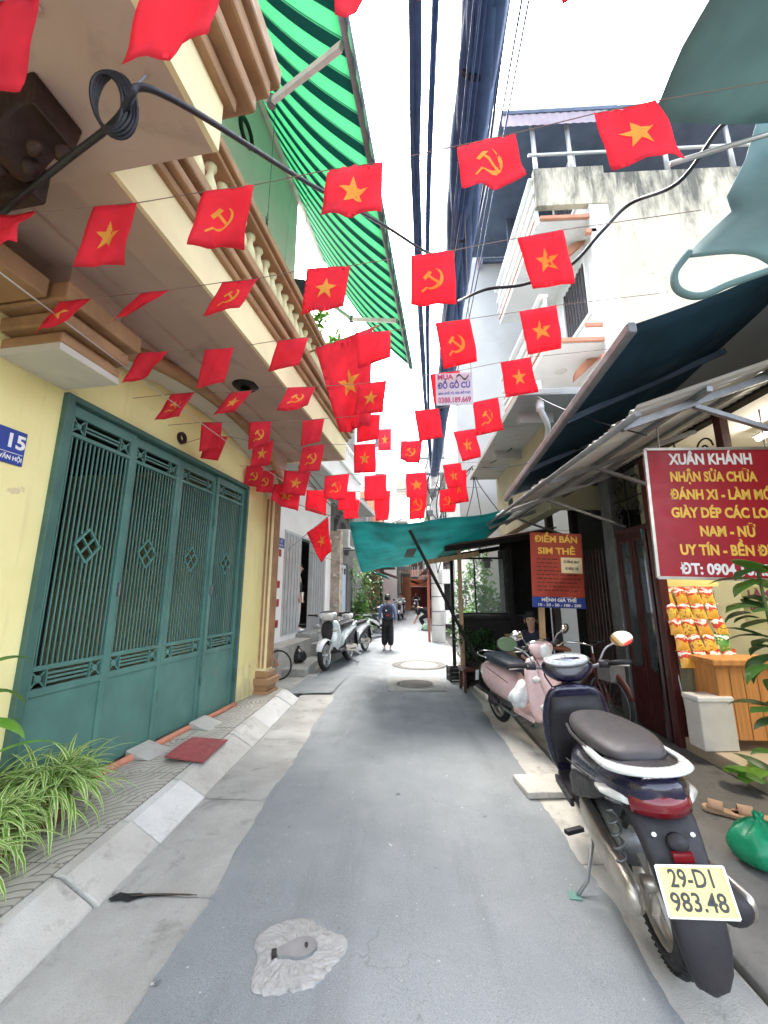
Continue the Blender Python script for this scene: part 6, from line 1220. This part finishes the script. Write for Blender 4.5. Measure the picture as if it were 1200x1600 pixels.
SIT = dict(pelvis=(0, 0, .46), waist=(0, .02, .58), chest=(0, .06, .78), neck=(0, .10, .93), head0=(0, .13, .99), head1=(0, .145, 1.07), head2=(0, .14, 1.12), ls=(-.165, .05, .86), rs=(.165, .05, .86), le=(-.23, .15, .64), re=(.23, .15, .64), lw=(-.12, .34, .58), rw=(.12, .34, .58), lhd=(-.08, .40, .56), rhd=(.08, .40, .56), lh=(-.09, .02, .45), rh=(.09, .02, .45), lk=(-.13, .42, .47), rk=(.13, .42, .47), la=(-.12, .40, .09), ra=(.12, .40, .09), lt=(-.13, .54, .04), rt=(.13, .54, .04))
person('vendor in dark clothes sitting in the shade beside the phone card sign', (2.02, 6.6, .10), R(160), SIT, 'navy', 'blackcl', h=1.06)
vs_ = empty('plastic_stool', (2.02, 6.6, .05), .2, 'low plastic stool under the sitting vendor', 'stool'); MB().lathe([(.12, .36), (.15, .34), (.15, .31), (.11, .33)], 14).build('seat', 'redwood', vs_)
for k in range(4): a = math.pi / 4 + k * math.pi / 2; MB().bar((.12 * math.cos(a), .12 * math.sin(a), .33), (.17 * math.cos(a), .17 * math.sin(a), 0), .03, .03).build('leg', 'redwood', vs_)
BEND = dict(SIT); BEND.update(pelvis=(0, -.10, .62), waist=(0, .02, .72), chest=(0, .18, .80), neck=(0, .32, .86), head0=(0, .37, .88), head1=(0, .43, .90), head2=(0, .47, .92), ls=(-.165, .22, .80), rs=(.165, .22, .80), le=(-.18, .30, .56), re=(.18, .30, .56), lw=(-.12, .40, .36), rw=(.12, .40, .36), lhd=(-.1, .43, .29), rhd=(.1, .43, .29), lh=(-.09, -.09, .58), rh=(.09, -.09, .58), lk=(-.12, .22, .42), rk=(.12, .22, .42), la=(-.12, -.02, .09), ra=(.12, -.02, .09), lt=(-.13, .12, .04), rt=(.13, .12, .04))
person('person in black bending down beside the utility pole', (1.0, 18.6, .012), R(80), BEND, 'blackcl', 'blackcl', h=1.15, sleeves=0)
RIDE = dict(SIT); RIDE.update(pelvis=(0, -.25, .86), waist=(0, -.22, .98), chest=(0, -.18, 1.18), neck=(0, -.14, 1.33), head0=(0, -.11, 1.39), head1=(0, -.10, 1.47), head2=(0, -.10, 1.52), ls=(-.165, -.18, 1.26), rs=(.165, -.18, 1.26), le=(-.25, .0, 1.10), re=(.25, .0, 1.10), lw=(-.30, .24, 1.06), rw=(.30, .24, 1.06), lhd=(-.30, .30, 1.06), rhd=(.30, .30, 1.06), lh=(-.10, -.22, .84), rh=(.10, -.22, .84), lk=(-.16, .18, .72), rk=(.16, .18, .72), la=(-.15, .16, .42), ra=(.15, .16, .42), lt=(-.15, .28, .37), rt=(.15, .28, .37))
person('distant rider in dark clothes on the white scooter coming this way', (1.05, 34, .012), R(180), RIDE, 'blackcl', 'navy')
person('far rider in pale shirt on the stopped white scooter', (-.15, 25.5, .012), R(170), RIDE, 'plastic_w', 'navy')
gb = empty('shopping_bag', (.98, 18.15, .012), 0, 'pale green shopping bag on the road by the bending person', 'bag')
MB().loft([sring(y, .16, w_, h_, 2.2) for y, w_, h_ in ((-.10, .05, .06), (-.08, .13, .14), (0, .16, .155), (.08, .13, .14), (.10, .05, .06))]).build('bag', mat('pale_green_film', (.45, .70, .52), .3, .15, 9, .4, 20, trans=.3), gb, smooth=True); MB().tube(bez([(-.06, 0, .30), (-.03, 0, .40), (.03, 0, .40), (.06, 0, .30)], 4), .008, 5).build('handle', 'plastic_w', gb)
# ================================================================ PLANTS
def leaf(mb, base, az, el, L, W, droop, n=7, fold=.25, tip=1.0):
    """adds one blade; uv.x runs across it"""
    if mb.uv is None: mb.uv = []
    p = Vector(base); vs = []; e = el; st = L / n
    for i in range(n + 1):
        t = i / n; d = Vector((math.cos(az) * math.cos(e), math.sin(az) * math.cos(e), math.sin(e))); sd_ = Vector((-math.sin(az), math.cos(az), 0)); up = sd_.cross(d)
        w_ = W * (math.sin(math.pi * (.12 + .88 * t) ** tip) if t < 1 else .0) * .5
        w_ = max(w_, .0006)
        vs += [p - sd_ * w_ - up * fold * w_ * -1, p, p + sd_ * w_ + up * fold * w_]; mb.uv += [(0, t), (.5, t), (1, t)]
        p = p + d * st; e -= droop / n * (1 + t)
    mb.add(vs, [(3 * i + k, 3 * i + k + 1, 3 * i + k + 4, 3 * i + k + 3) for i in range(n) for k in (0, 1)])
random.seed(17)
def spider(loc, n, label, hL=(.28, .46)):
    E = empty('spider_plant', loc, 0, label, 'plant', 'spider plants by the gate'); mb = MB()
    for k in range(n):
        az = random.uniform(0, 2 * math.pi); el = R(random.uniform(25, 86)); leaf(mb, (random.uniform(-.09, .09), random.uniform(-.11, .11), random.uniform(.08, .2)), az, el, random.uniform(*hL), random.uniform(.022, .036), random.uniform(1.0, 2.2), 8)
    mb.build('foliage', 'spider', E, smooth=True)
    MB().lathe([(.0, 0), (.10, 0), (.13, .16), (.14, .17), (.12, .17), (.11, .14), (0, .14)], 16).build('pot', 'pot', E, smooth=True); MB().lathe([(0, .15), (.115, .145)], 14).build('soil', 'soil', E)
    return E
spider((-2.28, 2.05, .135), 210, 'spider plant nearest the bottom left corner'); spider((-2.38, 2.45, .135), 240, 'middle spider plant in the row by the gate'); spider((-2.42, 2.92, .135), 260, 'spider plant furthest along, in front of the green gate', (.34, .56)); spider((-2.10, 1.75, .135), 160, 'low spider plant spilling over the pavement at the left edge', (.26, .42)); spider((-2.66, 2.65, .135), 200, 'spider plant at the back against the yellow wall', (.36, .6))
BL = empty('broad_leaf_plant', (-2.62, 2.32, .135), 0, 'tall broad leaved plant at the left edge of the photo', 'plant')
MB().lathe([(.0, 0), (.11, 0), (.14, .2), (.12, .2), (0, .17)], 16).build('pot', 'pot', BL, smooth=True)
random.seed(4)
for k, (az, z, el, L, W) in enumerate(((.3, .75, .5, .42, .16), (1.2, .9, .4, .40, .15), (-.8, .80, .6, .42, .16), (2.6, .7, .7, .38, .13), (.9, 1.02, .9, .36, .13), (-.2, .45, .7, .55, .07), (.7, .4, 1.0, .62, .06), (1.5, .42, 1.2, .6, .06), (-.4, 1.05, .3, .34, .14))):
    b_ = Vector((math.cos(az) * .06, math.sin(az) * .06, z)); MB().tube(bez([(0, 0, .16), (b_.x * .5, b_.y * .5, z * .6), b_], 4), .008, 6).build('stem', 'stem', BL)
    mb = MB(); leaf(mb, b_, az, el, L, W, 1.3, 9, .2); mb.build('leaf', 'leafl' if k % 3 == 0 else 'leafg', BL, smooth=True)
def bush(name, loc, label, n, ext, size, m, cat='plant', zc=None, stems=8, group=None):
    E = empty(name, loc, 0, label, cat, group); mb = MB()
    cl_ = [Vector((random.gauss(0, .42) * ext[0], random.gauss(0, .42) * ext[1], random.uniform(.12, 1) * ext[2])) for _ in range(max(5, n // 34))]
    for k in range(n):
        c_ = random.choice(cl_); p = c_ + Vector((random.gauss(0, .13) * ext[0] * 1.3, random.gauss(0, .13) * ext[1] * 1.3, random.gauss(0, .10) * ext[2])); p.z = max(.05, p.z)
        leaf(mb, p, random.uniform(0, 6.28), R(random.uniform(-35, 60)), size * random.uniform(.7, 1.4), size * random.uniform(.32, .5), random.uniform(.4, 1.4), 3)
    mb.build('foliage', m, E, smooth=True)
    for k in range(stems): c_ = random.choice(cl_); MB().tube(bez([(c_.x * .2, c_.y * .2, 0), (c_.x * .6, c_.y * .6, c_.z * .6), c_], 4), .008, 5).build('stem', 'stem', E)
    return E
bush('climbing_plant', (-1.75, 15.6, .02), 'dense green climbing plant against the far left wall', 900, (.55, .45, 2.5), .17, 'leafg')
bush('climbing_plant', (-1.2, 17.2, .02), 'darker shrub just behind the climbing plant at left', 600, (.45, .5, 2.1), .17, 'leafd')
bush('fern', (-1.45, 14.6, .02), 'arching fern in front of the climbing plant', 260, (.40, .3, .9), .22, 'leafg')
bush('garden_shrub', (1.78, 9.35, .02), 'bright green shrub seen through the stall screen', 1100, (.34, .3, 2.5), .15, 'leafl'); bush('garden_shrub', (2.30, 9.7, .02), 'low green shrub before the white garden wall', 700, (.45, .25, 1.6), .14, 'leafg'); bush('garden_shrub', (1.45, 10.4, .02), 'leafy shrub at the corner of the grey building', 700, (.28, .3, 2.0), .14, 'leafg')
for (y, n, lab) in ((-.55, 130, 'bright green balcony plant behind the big flag'), (-.05, 110, 'bright green balcony plant near the balcony corner')): 
    bp_ = bush('balcony_plant', HM @ Vector((1.2, y, 5.09)), lab, n, (.22, .3, .55), .12, 'leafl')
    MB().lathe([(0, 0), (.08, 0), (.11, .14), (0, .13)], 12).build('pot', 'acwhite', bp_)
RP = empty('rubber_plant', (2.36, 2.74, .05), 0, 'dark leaved plant at the right edge below the red sign', 'plant')
MB().lathe([(.0, 0), (.13, 0), (.17, .28), (.15, .28), (0, .25)], 16).build('pot', 'pot', RP, smooth=True); MB().tube(bez([(0, 0, .2), (.02, .03, .9), (-.02, .02, 1.75)], 5), [.018] * 6 + [.010] * 5, 7).build('stem', 'stem', RP)
random.seed(12)
for k in range(80):
    z = random.uniform(.40, 1.78); mb = MB(); az = random.uniform(0, 6.28); rr_ = random.uniform(.02, .16); leaf(mb, (rr_ * math.cos(az) + .05, rr_ * math.sin(az), z), az, R(random.uniform(-5, 45)), random.uniform(.18, .30), random.uniform(.09, .15), random.uniform(.5, 1.5), 6); mb.build('leaf', 'leafd' if k % 4 else 'leafg', RP, smooth=True)
CL = empty('cut_leaves', (2.75, 3.75, .06), 0, 'broad green leaves lying on the shop step', 'leaves')
for k, (x, y, az, L, W) in enumerate(((0, 0, .4, .42, .17), (.12, -.08, 1.9, .36, .15), (-.05, .1, .0, .40, .15), (.22, .1, .9, .34, .14), (.02, -.02, 1.5, .3, .12))):
    mb = MB(); leaf(mb, (x, y, .08 + .02 * k), az, .5 - .1 * k, L, W, .9, 7, .2); mb.build('leaf', 'leafl' if k % 2 == 0 else 'leafg', CL, smooth=True)
# ================================================================ SMALL THINGS
for i, (x, y, rz, lab) in enumerate(((2.36, 3.42, .9, 'tan slipper nearer the violet scooter'), (2.52, 3.36, 1.1, 'tan slipper beside the green bag'))):
    e = empty('slipper', (x, y, .05), rz, lab + ' on the shop forecourt', 'slipper', 'pair of slippers'); MB().loft([[(-w_, y_, 0), (w_, y_, 0), (w_, y_, .028), (-w_, y_, .028)] for y_, w_ in ((-.13, .03), (-.10, .045), (0, .042), (.08, .052), (.12, .045), (.14, .02))]).build('sole', 'slipper', e, bevel=.006)
    MB().slab(lambda u, v: ((u - .5) * .105, .01 + .09 * v, .03 + .05 * math.sin(math.pi * u)), 8, 3, .006).build('strap', 'slipper', e, smooth=True)
random.seed(5)
def sack(name, loc, sc, m, label, knot=True):
    mb = MB().lathe([(0, 0), (.6, .02), (.95, .25), (1, .55), (.85, .85), (.45, 1.1), (.14, 1.2), (.10, 1.25), (.22, 1.42), (0, 1.38)], 22)
    mb.v = [tuple(Vector((v[0] * sc[0], v[1] * sc[1], v[2] * sc[2])) * (1 + .10 * math.sin(i * 2.1) * math.sin(i * .37)) + Vector((random.uniform(-.01, .01), random.uniform(-.01, .01), 0))) for i, v in enumerate(mb.v)]
    o = mb.build(name, m, smooth=True, sub=1); o.location = loc; tag(o, label, 'bag'); return o
sack('rubbish_bag', (-2.30, 9.0, .165), (.20, .17, .24), 'bagblack', 'black rubbish bag at the foot of the left steps')
sack('plastic_bag', (2.16, 2.86, .045), (.19, .16, .20), 'baggreen', 'green plastic bag on the ground behind the violet scooter')
vh = bush('vegetable_heap', (1.42, 7.60, .42), 'heap of dark leafy greens in front of the stall counter', 420, (.34, .16, .55), .10, 'leafd', 'vegetables', stems=4)
cr2 = empty('vegetable_crate', (1.42, 7.60, .015), 0, 'dark slatted crate under the leafy greens', 'crate')
for k in range(4): MB().box(-.32, .32, -.15, -.135, .04 + k * .1, .11 + k * .1).build('slat', 'dark', cr2); MB().box(-.32, .32, .135, .15, .04 + k * .1, .11 + k * .1).build('slat', 'dark', cr2)
for x in (-.31, .31):
    for y in (-.13, .13): MB().box(x - .02, x + .02, y - .02, y + .02, 0, .42).build('corner_post', 'dark', cr2)
MB().box(-.3, .3, -.13, .13, .36, .40).build('bottom', 'soil', cr2)
bb = empty('cardboard_box', (1.95, 7.0, .045), .3, 'brown cardboard box beside the stall counter', 'box'); MB().box(-.2, .2, -.15, .15, 0, .9).build('box', 'wood', bb, bevel=.008); MB().box(-.21, .21, -.16, .16, .9, .92).build('lid', 'wood', bb, bevel=.004)
cbk = tag(MB().box(-.24, .24, -.17, .17, 0, .05).build('concrete_block', 'kerb', bevel=.01), 'flat concrete block under the front wheels of the parked scooters', 'block'); cbk.location = (1.22, 3.86, .006); cbk.rotation_euler = (0, 0, .1)
# ================================================================ FAR HOUSES
def row_house(label, side, xf, y0, y1, h, wall, trim, door, z1=3.3, floors=2, canopy=None, rot=0, balc=True, name='row_house'):
    E = empty(name, (xf, y0, 0), rot, label, 'house', 'houses further along the alley'); s_ = side; W = y1 - y0
    def b(x0, x1, a0, a1, zz0, zz1): x0, x1 = sorted((x0 * s_, x1 * s_)); return MB().box(x0, x1, a0, a1, zz0, zz1)
    # s_ = +1: street lies toward +x (left houses)
    b(-4, 0, 0, W, 0, h).build('wall', wall, E)
    b(0.002, .04, W * .2, W * .55, .05, 2.3).build('door', door, E); b(0.002, .05, W * .64, W * .9, .9, 2.1).build('shopfront', 'glassd', E)
    b(0, .06, W * .16, W * .59, 2.3, 2.42).build('lintel', trim, E)
    z = z1
    for f in range(floors):
        if balc:
            b(0, .85, .1, W - .1, z - .14, z).build('balcony_slab', trim, E); b(.78, .86, .1, W - .1, z + .85, z + .93).build('balcony_rail', trim, E)
            bm = MB().box(-.022, .022, -.03, .03, 0, .85).mesh('balcony_baluster'); bm.materials.append(M[trim])
            for k in range(int(W / .28)): o = bpy.data.objects.new('balcony_baluster', bm); COL.objects.link(o); o.parent = E; o.location = (.82 * s_, .2 + k * .28, z)
            bm2 = MB().box(-.03, .03, -.022, .022, 0, .85).mesh('balcony_baluster'); bm2.materials.append(M[trim])
            for k in range(3): o = bpy.data.objects.new('balcony_baluster', bm2); COL.objects.link(o); o.parent = E; o.location = ((.15 + .25 * k) * s_, .14, z)
        for k in range(2):
            a0 = W * (.14 + .42 * k); wn = b(.0, .06, a0, a0 + W * .30, z + .9, z + 2.3).build('window', trim, E); b(.062, .07, a0 + .06, a0 + W * .3 - .06, z + .96, z + 2.24).build('pane', 'glassd', wn); b(.072, .08, a0 + W * .15 - .02, a0 + W * .15 + .02, z + .96, z + 2.24).build('mullion', trim, wn)
        z += 3.2
    # end face toward the camera
    for zz in [2.0 + 3.2 * i for i in range(int(h / 3.2))]:
        w2 = b(-1.6, -.8, -.05, 0, zz + .6, zz + 1.9).build('window', trim, E); b(-1.52, -.88, -.06, -.052, zz + .68, zz + 1.82).build('pane', 'glassd', w2)
    if canopy:
        m_, zc, dx = canopy; x0, x1 = sorted((0, dx * s_)); za, zb_ = (zc, zc - .35) if s_ > 0 else (zc - .35, zc)
        MB().add([(x0, .1, za), (x1, .1, zb_), (x1, W - .1, zb_), (x0, W - .1, za), (x0, .1, za - .03), (x1, .1, zb_ - .03), (x1, W - .1, zb_ - .03), (x0, W - .1, za - .03)], [(0, 1, 2, 3), (7, 6, 5, 4), (0, 4, 5, 1), (1, 5, 6, 2), (2, 6, 7, 3), (3, 7, 4, 0)]).build('canopy', m_, E)
    return E
row_house('grey-brown low house beyond the climbing plant at left', 1, -1.75, 18.0, 22.5, 6.0, 'oldgrey', 'greyslab', 'wood', canopy=('tealtarp', 2.75, 1.0), floors=1)
row_house('dark fronted house with terracotta awning further left', 1, -1.35, 22.6, 27.0, 7.5, 'terracotta', 'greyslab', 'dark', canopy=('rustsheet', 2.9, 1.0), floors=1)
row_house('tall white balconied building at the far left bend', 1, -.45, 28.0, 33.5, 15.5, 'white', 'white', 'bluedoor', floors=4, z1=3.6)
row_house('white house far along the left side of the alley', 1, -.2, 33.6, 39, 10, 'white', 'greyslab', 'wood', floors=2)
row_house('orange walled house closing the view at the far end', 1, .75, 39.2, 46, 8, 'brick', 'white', 'redwood', floors=2, canopy=('rustsheet', 2.9, .9))
row_house('orange house on the right at the far end', -1, 3.0, 36, 46, 9, 'brick', 'white', 'dark', floors=2, canopy=('sheet', 2.9, 1.0))
row_house('cream house on the right beyond the utility pole', -1, 2.35, 22, 28, 8.5, 'yellowf', 'white', 'redwood', floors=2, canopy=('rustsheet', 2.8, 1.1))
row_house('grey house on the right past the cream one', -1, 2.6, 28.2, 35.8, 11, 'greywall', 'greyslab', 'dark', floors=2, canopy=('bluecanvas', 2.8, 1.1))
row_house('white rendered house right behind the utility pole', -1, 1.95, 15.2, 21.8, 10, 'white', 'greyslab', 'dark', floors=2, canopy=('redwood', 2.9, 1.1), balc=True)
row_house('pale end house across the far bend', 1, -1.0, 47.5, 57, 9, 'brick', 'white', 'redwood', rot=R(-90), floors=2)
tk_ = empty('street_tree', (2.05, 23.5, 0), 0, 'dim tree trunk wrapped in cables on the far right', 'tree')
MB().tube(bez([(0, 0, 0), (.1, .1, 1.8), (-.1, .2, 3.6), (.15, .1, 5.6)], 5), [.20, .18, .17, .16, .16, .15, .15, .14, .14, .13, .12, .11, .10, .09, .08, .06], 10).build('trunk', 'wood', tk_, smooth=True)
mb = MB(); random.seed(71)
for k in range(1300):
    c_ = random.choice([(.0, 0, 5.2), (.8, .3, 5.8), (-.5, .5, 6.2), (.3, -.4, 6.9), (.9, .6, 7.2)]); leaf(mb, (c_[0] + random.gauss(0, .45), c_[1] + random.gauss(0, .45), c_[2] + random.gauss(0, .4)), random.uniform(0, 6.28), random.uniform(-.6, .8), .2, .08, .8, 3)
mb.build('crown', 'leafg', tk_, smooth=True)
